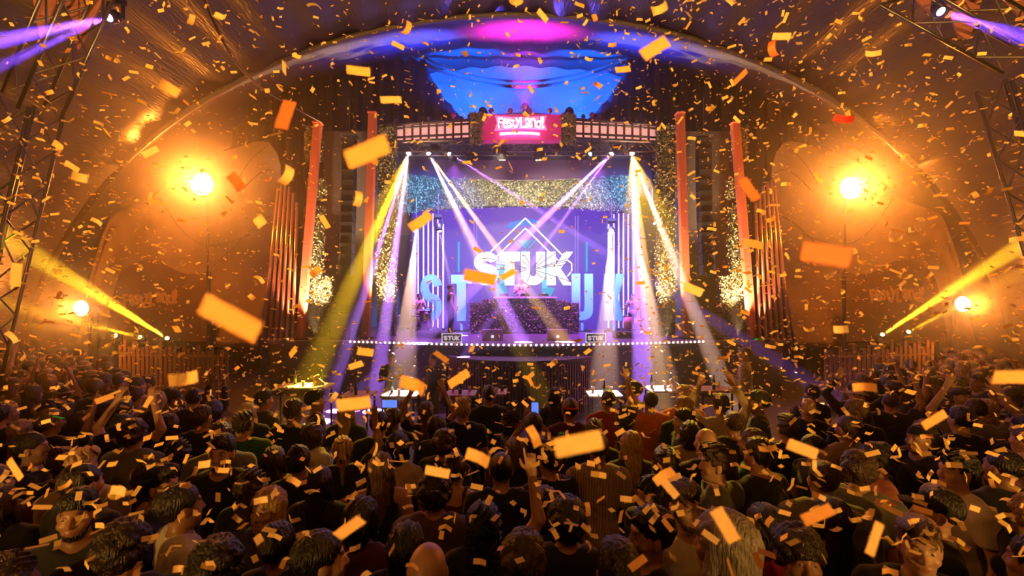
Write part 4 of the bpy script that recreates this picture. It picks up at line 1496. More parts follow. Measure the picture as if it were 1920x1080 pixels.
M_skin = skin_material()
M_cloth = mat('woven_cloth', (0.1, 0.1, 0.1), 0.85, objcol=True, noise=0.12, nscale=9, bump=0.25, bscale=25, sheen=0.25)
M_hair = mat('hair_strands', (0.1, 0.06, 0.03), 0.36, objcol=True, noise=0.35, nscale=26, bump=0.8, bscale=34, stretch=(3.5, 3.5, 0.7), spec=0.6)
M_capm = mat('cap_twill', (0.1, 0.1, 0.1), 0.8, objcol=True, noise=0.1, nscale=12, bump=0.2, bscale=80)
M_denim = mat('denim', (0.03, 0.035, 0.06), 0.8, objcol=True, noise=0.2, nscale=10)
M_shoe = mat('shoe_rubber', (0.05, 0.05, 0.05), 0.6, objcol=True)

HZ = 1.63     # head centre of a 1.75 m person facing +Y
POSES = {   # elbow, wrist, hand direction for the right (+x) and left arm
    'down': (((0.255, -0.03, 1.13), (0.27, 0.07, 0.90), (0.0, 0.10, -0.99)), ((-0.255, -0.03, 1.13), (-0.27, 0.07, 0.90), (0.0, 0.10, -0.99))),
    'front': (((0.27, 0.02, 1.14), (0.10, 0.27, 1.24), (-0.35, 0.35, 0.87)), ((-0.27, 0.02, 1.14), (-0.10, 0.27, 1.24), (0.35, 0.35, 0.87))),
    'oneup': (((0.33, 0.10, 1.62), (0.29, 0.16, 1.87), (-0.1, 0.1, 0.99)), ((-0.255, -0.03, 1.13), (-0.24, 0.12, 0.93), (0.1, 0.3, -0.95))),
    'bothup': (((0.34, 0.06, 1.60), (0.20, 0.12, 1.85), (-0.35, 0.1, 0.93)), ((-0.34, 0.06, 1.60), (-0.20, 0.12, 1.85), (0.35, 0.1, 0.93))),
    'phone': (((0.25, 0.24, 1.36), (0.06, 0.36, 1.60), (-0.25, 0.1, 0.96)), ((-0.25, 0.24, 1.36), (-0.06, 0.36, 1.60), (0.25, 0.1, 0.96))),
}


def torso(F, w, g=0.0):
    """w: 1 broad, 0.86 slight"""
    F.ell((0, 0.0, 1.27), (0.165 * w, 0.115, 0.19), 0.05, g)
    F.ell((0, -0.01, 1.06), (0.135 * w, 0.105, 0.17), 0.06, g)
    F.ell((0, -0.01, 0.93), (0.160, 0.120, 0.12), 0.06, g)
    F.cone((-0.175 * w, -0.005, 1.405), (0.175 * w, -0.005, 1.405), 0.062, 0.062, 0.06, g)
    F.cone((-0.09 * w, -0.015, 1.45), (0.09 * w, -0.015, 1.45), 0.045, 0.045, 0.06, g)
    if w < 0.95:
        for s in (-1, 1):
            F.ell((s * 0.065, 0.09, 1.27), (0.06, 0.055, 0.06), 0.03, g)


def arms(F, w, pose, g=0.0, part='all'):
    for (el, wr, hd), s in zip(POSES[pose], (1, -1)):
        sh = np.array((s * 0.195 * w, -0.005, 1.405))
        el, wr = np.array(el), np.array(wr)
        if part in ('all', 'long'):
            F.cone(sh, el, 0.056, 0.041, 0.04, g)
            F.cone(el, wr, 0.041, 0.027, 0.015, g * (1 if part == 'all' else 0.8))
        else:
            F.cone(sh, sh + (el - sh) * 0.62, 0.056, 0.050, 0.035, g * 1.2)


def hand(F, wr, hd, s, curl=0.35, point_=False):
    wr, d = np.array(wr, float), np.array(hd, float)
    d /= np.linalg.norm(d)
    fwd = np.array((0, 1.0, 0.0)) if abs(d[2]) > 0.6 else np.array((0, 0, 1.0))
    n = fwd - d * (fwd @ d)
    n /= np.linalg.norm(n)          # palm side
    t = np.cross(d, n) * (1 if s > 0 else -1)
    pc = wr + d * 0.055
    for o in (-0.024, -0.008, 0.008, 0.024):
        F.cone(wr + d * 0.01 + t * o * 0.6, wr + d * 0.088 + t * o, 0.017, 0.0135, 0.014)
    for i, o in enumerate((-0.032, -0.011, 0.011, 0.031)):
        L = (0.060, 0.074, 0.079, 0.070)[i]
        c = curl if not (point_ and i == 3) else 0.0
        if point_ and i != 3:
            c = 1.6
        b0 = wr + d * 0.090 + t * o * 0.9
        d1 = d * math.cos(c * 0.5) + n * math.sin(c * 0.5) + t * o * 2.2
        b1 = b0 + d1 * L * 0.5
        d2 = d * math.cos(c * 1.4) + n * math.sin(c * 1.4) + t * o * 1.5
        b2 = b1 + d2 * L * 0.5
        F.cone(b0, b1, 0.0095, 0.0088, 0.004)
        F.cone(b1, b2, 0.0088, 0.0075, 0.003)
    b0 = wr + d * 0.03 + t * 0.026
    b1 = b0 + d * 0.03 + t * 0.03 + n * 0.012
    b2 = b1 + d * 0.032 + t * 0.008 + n * 0.012
    F.cone(b0, b1, 0.014, 0.011, 0.008)
    F.cone(b1, b2, 0.011, 0.0085, 0.003)


def head(F, w):
    F.cone((0, -0.018, 1.43), (0, -0.005, 1.56), 0.060 * (0.9 if w < 0.95 else 1), 0.052 * (0.9 if w < 0.95 else 1), 0.035)
    F.ell((0, -0.012, 1.655), (0.077, 0.098, 0.095), 0.0)
    F.ell((0, 0.022, 1.60), (0.063, 0.072, 0.085), 0.03)
    F.ell((0, 0.050, 1.548), (0.040, 0.040, 0.034), 0.03)         # jaw and chin
    F.ell((0, 0.072, 1.536), (0.018, 0.016, 0.014), 0.015)
    F.cone((-0.034, 0.078, 1.666), (0.034, 0.078, 1.666), 0.010, 0.010, 0.016)     # brow
    for s in (-1, 1):
        F.carve((s * 0.031, 0.098, 1.644), (0.019, 0.017, 0.012), 0.010)
        F.ell((s * 0.031, 0.076, 1.643), (0.0125, 0.0125, 0.011), 0.004)
        F.ell((s * 0.045, 0.064, 1.605), (0.022, 0.020, 0.020), 0.02)           # cheek
        F.ell((s * 0.079, -0.006, 1.628), (0.010, 0.020, 0.031), 0.006)         # ear
        F.ell((s * 0.078, 0.000, 1.600), (0.008, 0.010, 0.012), 0.006)
    F.cone((0, 0.084, 1.652), (0, 0.108, 1.606), 0.009, 0.0125, 0.010)             # nose
    for s in (-1, 1):
        F.ell((s * 0.012, 0.098, 1.600), (0.009, 0.010, 0.008), 0.006)
    F.ell((0, 0.088, 1.572), (0.024, 0.010, 0.0065), 0.005)                     # lips
    F.ell((0, 0.087, 1.561), (0.021, 0.010, 0.0065), 0.004)


def body_mesh(name, w, pose, point_=False):
    spans_x, spans_y, spans_z = [(-0.55, 0.55, 0.018)], [(-0.22, 0.55, 0.018)], [(-0.005, 0.86, 0.030), (0.86, 1.49, 0.018), (1.49, 2.15, 0.02)]
    spans_x.append((-0.092, 0.092, 0.0075))
    spans_y.append((-0.12, 0.13, 0.0075))
    spans_z.append((1.49, 1.76, 0.0065))
    for (el, wr, hd), s in zip(POSES[pose], (1, -1)):
        wr, d = np.array(wr), np.array(hd)
        e = wr + d / np.linalg.norm(d) * 0.19
        lo, hi = np.minimum(wr, e) - 0.055, np.maximum(wr, e) + 0.055
        spans_x.append((float(lo[0]), float(hi[0]), 0.0085))
        spans_y.append((float(lo[1]), float(hi[1]), 0.0085))
        spans_z.append((float(lo[2]), float(hi[2]), 0.0085))
    F = Field(axis_lines(spans_x), axis_lines(spans_y), axis_lines(spans_z))
    torso(F, w)
    for s in (-1, 1):
        F.cone((s * 0.092, -0.005, 0.88), (s * 0.10, 0.012, 0.48), 0.088, 0.055, 0.04)
        F.cone((s * 0.10, 0.012, 0.48), (s * 0.105, -0.02, 0.09), 0.056, 0.036, 0.02)
        F.cone((s * 0.105, -0.035, 0.045), (s * 0.125, 0.13, 0.035), 0.040, 0.032, 0.03)
    arms(F, w, pose)
    head(F, w)
    for (el, wr, hd), s in zip(POSES[pose], (1, -1)):
        hand(F, wr, hd, s, 0.45, point_ and s > 0)
    F.cut(lambda X, Y, Z: -Z + 0 * X + 0 * Y)
    me, V = F.mesh(name, M_skin)
    # colour of lips, eyes and brows
    col_ = np.ones((len(V), 4), np.float32)
    x, y, z = np.abs(V[:, 0]), V[:, 1], V[:, 2]
    face = y > 0.05
    lips = face & (((V[:, 0]) / 0.026) ** 2 + ((z - 1.567) / 0.011) ** 2 < 1) & (y > 0.08)
    col_[lips, :3] = (0.85, 0.55, 0.5)
    brow = face & (np.abs(x - 0.034) < 0.019) & (np.abs(z - 1.668) < 0.0055) & (y > 0.06)
    col_[brow, :3] = (0.25, 0.18, 0.14)
    eye = face & (((x - 0.031) / 0.014) ** 2 + ((z - 1.643) / 0.008) ** 2 < 1)
    col_[eye, :3] = (1.5, 1.6, 1.7)
    iris = face & (((x - 0.031) / 0.0065) ** 2 + ((z - 1.643) / 0.0075) ** 2 < 1)
    col_[iris, :3] = (0.06, 0.05, 0.04)
    ca = me.color_attributes.new('tint', 'FLOAT_COLOR', 'POINT')
    ca.data.foreach_set('color', col_.ravel())
    return me


def wrinkle(X, Y, Z):
    return 0.0028 * np.sin(X * 24 + Z * 46 + 3 * np.sin(Z * 11 + X * 9)) * (0.4 + 0.6 * np.sin(Z * 13 + Y * 7)) + 0.0015 * np.sin(Z * 70 - X * 45)


def shirt_mesh(name, w, pose, kind):
    hi = 1.62 if pose == 'down' or kind == 'tank' else 1.95
    F = Field(axis_lines([(-0.45, 0.45, 0.016)]), axis_lines([(-0.2, 0.48, 0.016)]), axis_lines([(0.78, hi, 0.016)]))
    g = 0.013
    torso(F, w, g)
    F.cone((0, -0.01, 0.97), (0, -0.01, 0.84), 0.150, 0.168, 0.05, sy=0.80)
    if kind == 'tank':
        F.cut(lambda X, Y, Z: np.abs(X) - 0.165 * w + 0 * Y + 0 * Z)
        F.cut(lambda X, Y, Z: np.minimum(Z - 1.385, np.abs(np.abs(X) - 0.105 * w) - 0.016) + 0 * Y)
    else:
        arms(F, w, pose, g, 'long' if kind in ('long', 'hoodie') else 'short')
        for (el, wr, hd), s in zip(POSES[pose], (1, -1)):
            if kind in ('long', 'hoodie'):
                wr_, el_ = np.array(wr), np.array(el)
                d = (wr_ - el_) / np.linalg.norm(wr_ - el_)
                o = wr_ - d * 0.02
            else:
                sh = np.array((s * 0.195 * w, -0.005, 1.405))
                d = (np.array(el) - sh)
                o = sh + d * 0.60
                d = d / np.linalg.norm(d)
            o2, d2 = o, d
            F.cut(lambda X, Y, Z: np.where((np.sqrt((X - o2[0]) ** 2 + (Y - o2[1]) ** 2 + (Z - o2[2]) ** 2) < 0.10) & ((np.abs(X) > 0.178 * w) | (Z > 1.5) | (Y > 0.15)),
                                           (X - o2[0]) * d2[0] + (Y - o2[1]) * d2[1] + (Z - o2[2]) * d2[2], -0.3))
    if kind == 'hoodie':
        F.ell((0, -0.115, 1.44), (0.12, 0.065, 0.085), 0.03)
        F.cone((-0.08, 0.02, 1.47), (0.08, 0.02, 1.47), 0.05, 0.05, 0.03)
    # neckline
    F.carve((0, 0.03, 1.52), (0.078, 0.085, 0.075), 0.01)
    F.cut(lambda X, Y, Z: 0.86 + 0.012 * np.sin(X * 20) - Z + 0 * Y)
    F.ripple(wrinkle)
    return F.mesh(name, M_cloth)[0]


def trousers_mesh(name):
    F = Field(axis_lines([(-0.3, 0.3, 0.02)]), axis_lines([(-0.2, 0.2, 0.02)]), axis_lines([(0.02, 1.1, 0.024)]))
    F.ell((0, -0.01, 0.93), (0.160, 0.120, 0.12), 0.06, 0.012)
    for s in (-1, 1):
        F.cone((s * 0.092, -0.005, 0.88), (s * 0.10, 0.012, 0.48), 0.088, 0.062, 0.04, 0.014)
        F.cone((s * 0.10, 0.012, 0.48), (s * 0.105, -0.02, 0.09), 0.062, 0.055, 0.02, 0.012)
    F.cut(lambda X, Y, Z: np.maximum(Z - 0.985, 0.075 - Z) + 0 * X + 0 * Y)
    F.ripple(lambda X, Y, Z: 0.004 * np.sin(Z * 60 + X * 20))
    return F.mesh(name, M_denim)[0]


def shoe_mesh(name):
    F = Field(axis_lines([(-0.2, 0.2, 0.014)]), axis_lines([(-0.12, 0.22, 0.014)]), axis_lines([(-0.01, 0.14, 0.012)]))
    for s in (-1, 1):
        F.cone((s * 0.105, -0.035, 0.048), (s * 0.125, 0.13, 0.036), 0.048, 0.040, 0.02)
    F.cut(lambda X, Y, Z: np.maximum(-Z + 0.002, Z - 0.095) + 0 * X + 0 * Y)
    return F.mesh(name, M_shoe)[0]


def hair_mesh(kind):
    rng = np.random.default_rng(sum(map(ord, kind)))
    st = 0.0075
    low = 1.10 if kind in ('long', 'wavy', 'pony') else 1.50
    F = Field(axis_lines([(-0.15, 0.15, st)]), axis_lines([(-0.2, 0.16, st)]), axis_lines([(low, 1.85, st if low > 1.3 else 0.0085)]))
    C = (0, -0.014, 1.657)

    C2 = (0, -0.024, 1.671)        # raised and set back: the hair thins out into the hairline

    def cap_(grow, slope, c0, k=0.0):
        F.ell(C2, (0.079, 0.100, 0.097), 0.0, grow)
        F.cut(lambda X, Y, Z: (c0 + slope * Y - Z) + 0 * X)
    if kind == 'buzz':
        cap_(0.004, 0.75, 1.612)
    elif kind == 'short':
        cap_(0.009, 0.95, 1.608)
        F.ripple(lambda X, Y, Z: 0.004 * np.sin(X * 160 + 3 * np.sin(Y * 60)) * np.sin(Y * 90 + Z * 50))
    elif kind == 'crop':
        F.ell((0, -0.002, 1.722), (0.066, 0.080, 0.048), 0.0, 0.010)
        F.ell(C2, (0.079, 0.100, 0.097), 0.02, 0.006)
        F.cut(lambda X, Y, Z: (1.612 + 0.95 * Y - Z) + 0 * X)
        F.ripple(lambda X, Y, Z: 0.005 * np.sin(X * 130 + 4 * np.sin(Y * 50)) * np.sin(Y * 110 + Z * 30))
    elif kind == 'swept':
        F.ell((0.008, 0.020, 1.742), (0.066, 0.076, 0.034), 0.0, 0.008)
        F.ell(C2, (0.079, 0.100, 0.097), 0.02, 0.008)
        F.cut(lambda X, Y, Z: (1.615 + 0.80 * Y - Z) + 0 * X)
        F.ripple(lambda X, Y, Z: 0.006 * np.sin(X * 150 + Y * 40 + 3 * np.sin(Z * 50)))
    elif kind == 'curly':
        for i in range(95):
            v = rng.normal(0, 1, 3)
            v /= np.linalg.norm(v)
            p = np.array(C) + v * np.array((0.088, 0.108, 0.104))
            if p[2] < 1.612 + 0.80 * p[1]:
                continue
            F.ell(p, (0.024,) * 3, 0.008)
        F.ell(C, (0.079, 0.100, 0.097), 0.02, 0.014)
        F.cut(lambda X, Y, Z: (1.592 + 0.80 * Y - Z) + 0 * X)
        F.ripple(lambda X, Y, Z: 0.006 * np.sin(X * 190) * np.sin(Y * 180) * np.sin(Z * 200))
    elif kind in ('long', 'wavy'):
        F.ell(C, (0.079, 0.100, 0.097), 0.0, 0.018)
        F.cut(lambda X, Y, Z: (1.612 + 0.85 * Y - Z) + 0 * X)
        F.cone((0, -0.055, 1.64), (0, -0.085, 1.27), 0.078, 0.075 if kind == 'long' else 0.09, 0.03, sy=0.62)
        for s in (-1, 1):
            F.cone((s * 0.070, 0.005, 1.66), (s * 0.088, 0.02, 1.36), 0.028, 0.030, 0.02)
        amp = 0.005 if kind == 'long' else 0.011
        F.ripple(lambda X, Y, Z: amp * np.sin(X * 120 + 5 * np.sin(Z * (8 if kind == 'long' else 38))) + 0.003 * np.sin(X * 260 + Y * 120))
        F.cut(lambda X, Y, Z: 1.20 + 0.03 * np.sin(X * 60) - Z + 0 * Y)
    elif kind == 'pony':
        cap_(0.012, 0.85, 1.612)
        F.ell((0, -0.125, 1.70), (0.026, 0.026, 0.026), 0.01)
        F.cone((0, -0.135, 1.70), (0, -0.165, 1.60), 0.026, 0.033, 0.02)
        F.cone((0, -0.165, 1.60), (0, -0.135, 1.36), 0.033, 0.012, 0.02)
        F.ripple(lambda X, Y, Z: 0.004 * np.sin(X * 180 + Z * 20))
    elif kind == 'bun':
        cap_(0.012, 0.85, 1.612)
        F.ell((0, -0.085, 1.765), (0.042, 0.040, 0.038), 0.012)
        F.ripple(lambda X, Y, Z: 0.004 * np.sin(X * 170 + 4 * np.sin(Y * 60) + Z * 60))
    elif kind == 'bob':
        F.ell(C, (0.079, 0.100, 0.097), 0.0, 0.020)
        F.cut(lambda X, Y, Z: (1.612 + 0.85 * Y - Z) + 0 * X)
        F.cone((0, -0.05, 1.64), (0, -0.06, 1.56), 0.088, 0.085, 0.03, sy=0.75)
        for s in (-1, 1):
            F.cone((s * 0.074, 0.0, 1.66), (s * 0.082, 0.012, 1.55), 0.026, 0.026, 0.02)
        F.ripple(lambda X, Y, Z: 0.005 * np.sin(X * 150 + 3 * np.sin(Z * 30)))
    elif kind in ('cap', 'cap_back'):
        F.ell(C, (0.079, 0.100, 0.097), 0.0, 0.009)
        F.cut(lambda X, Y, Z: (1.668 + 0.12 * Y - Z) + 0 * X)
        s = 1 if kind == 'cap' else -1
        F.ell((0, s * 0.115, 1.680), (0.068, 0.070, 0.009), 0.008)
        F.ell((0, -0.014, 1.770), (0.010, 0.010, 0.008), 0.004)
    elif kind == 'beard':
        F.ell((0, 0.050, 1.548), (0.044, 0.044, 0.038), 0.02, 0.004)
        for s in (-1, 1):
            F.cone((s * 0.066, 0.012, 1.60), (s * 0.035, 0.06, 1.545), 0.014, 0.016, 0.02)
        F.carve((0, 0.105, 1.568), (0.026, 0.03, 0.010), 0.006)
        F.ripple(lambda X, Y, Z: 0.003 * np.sin(X * 200) * np.sin(Z * 190))
    return F.mesh('hair_' + kind, M_capm if kind.startswith('cap') else M_hair)[0]


BODY, SHIRT, HAIRM = {}, {}, {}
TROUSERS = trousers_mesh('trousers')
SHOES = shoe_mesh('shoes')
W = {'m': 1.0, 'f': 0.86}


def get_body(sex, pose):
    k = (sex, pose)
    if k not in BODY:
        BODY[k] = body_mesh('body', W[sex], pose, pose == 'oneup')
    return BODY[k]


def get_shirt(sex, pose, kind):
    k = (sex, pose, kind)
    if k not in SHIRT:
        SHIRT[k] = shirt_mesh('shirt', W[sex], pose, kind)
    return SHIRT[k]


def get_hair(kind):
    if kind not in HAIRM:
        HAIRM[kind] = hair_mesh(kind)
    return HAIRM[kind]


HAIRC = {'black': (0.008, 0.006, 0.005), 'dark brown': (0.022, 0.012, 0.007), 'brown': (0.06, 0.03, 0.015), 'light brown': (0.16, 0.09, 0.045),
         'blond': (0.50, 0.33, 0.15), 'grey': (0.30, 0.27, 0.25), 'red': (0.22, 0.06, 0.02)}
TOPC = {'black': (0.008, 0.008, 0.009), 'charcoal': (0.03, 0.03, 0.032), 'navy': (0.012, 0.016, 0.04), 'white': (0.75, 0.72, 0.68), 'cream': (0.55, 0.47, 0.36),
        'tan': (0.34, 0.24, 0.15), 'olive': (0.07, 0.075, 0.035), 'grey': (0.20, 0.20, 0.20), 'red': (0.42, 0.02, 0.02), 'orange': (0.75, 0.16, 0.04),
        'salmon': (0.62, 0.24, 0.15), 'maroon': (0.10, 0.012, 0.015), 'green': (0.02, 0.10, 0.04), 'lilac': (0.45, 0.32, 0.65), 'brown': (0.10, 0.055, 0.03)}
SKINC = [(0.52, 0.30, 0.21), (0.58, 0.36, 0.26), (0.46, 0.25, 0.17), (0.36, 0.19, 0.12)]
PRNG = random.Random(77)


def person(x, y, label, sex='m', pose='down', hair='short', hairc='dark brown', top='short', topc='black', rz=0.0, scale=1.0, z=0.0,
           group=None, skin=None, beard=False, capc='black', legs=True, shirt_mat=None):
    o = obj('person', get_body(sex, pose))
    o.location = (x, y, z)
    o.rotation_euler = (0, 0, rz)
    o.scale = (scale,) * 3
    o.color = (*(skin or PRNG.choice(SKINC)), 1)
    tag(o, label, 'person', group)
    if top:
        s = obj('shirt', get_shirt(sex, pose, top), o)
        s.color = (*TOPC[topc], 1)
        if shirt_mat:
            me = s.data.copy()
            me.materials.clear()
            me.materials.append(shirt_mat)
            s.data = me
    if legs:
        t = obj('trousers', TROUSERS, o)
        t.color = (*PRNG.choice([(0.012, 0.014, 0.03), (0.01, 0.01, 0.01), (0.05, 0.06, 0.10), (0.10, 0.08, 0.05)]), 1)
        sh = obj('shoes', SHOES, o)
        sh.color = (*PRNG.choice([(0.02, 0.02, 0.02), (0.6, 0.6, 0.6)]), 1)
    if hair != 'bald':
        if hair.startswith('cap'):
            h0 = obj('hair', get_hair('buzz'), o)
            h0.color = (*HAIRC[hairc], 1)
            h = obj('cap', get_hair(hair), o)
            h.color = (*TOPC[capc], 1)
        else:
            h = obj('hair', get_hair(hair), o)
            h.color = (*HAIRC[hairc], 1)
            k = PRNG.uniform(0.98, 1.04)
    if beard:
        b = obj('beard', get_hair('beard'), o)
        b.color = (*HAIRC[hairc], 1)
    return o
# ------------------------------------------------------------------ the crowd: the near people one by one
PIN = bpy.data.materials.new('pinstripe_shirt')
PIN.use_nodes = True
_nt = PIN.node_tree
_b = _nt.nodes['Principled BSDF']
_b.inputs['Roughness'].default_value = 0.85
_tc = _nt.nodes.new('ShaderNodeTexCoord')
_w = _nt.nodes.new('ShaderNodeTexWave')
_w.inputs['Scale'].default_value = 26
_r = _nt.nodes.new('ShaderNodeValToRGB')
_r.color_ramp.elements[0].position, _r.color_ramp.elements[0].color = 0.35, (0.10, 0.08, 0.07, 1)
_r.color_ramp.elements[1].position, _r.color_ramp.elements[1].color = 0.6, (0.62, 0.50, 0.36, 1)
_nt.links.new(_tc.outputs['Object'], _w.inputs['Vector'])
_nt.links.new(_w.outputs['Color'], _r.inputs[0])
_nt.links.new(_r.outputs[0], _b.inputs['Base Color'])

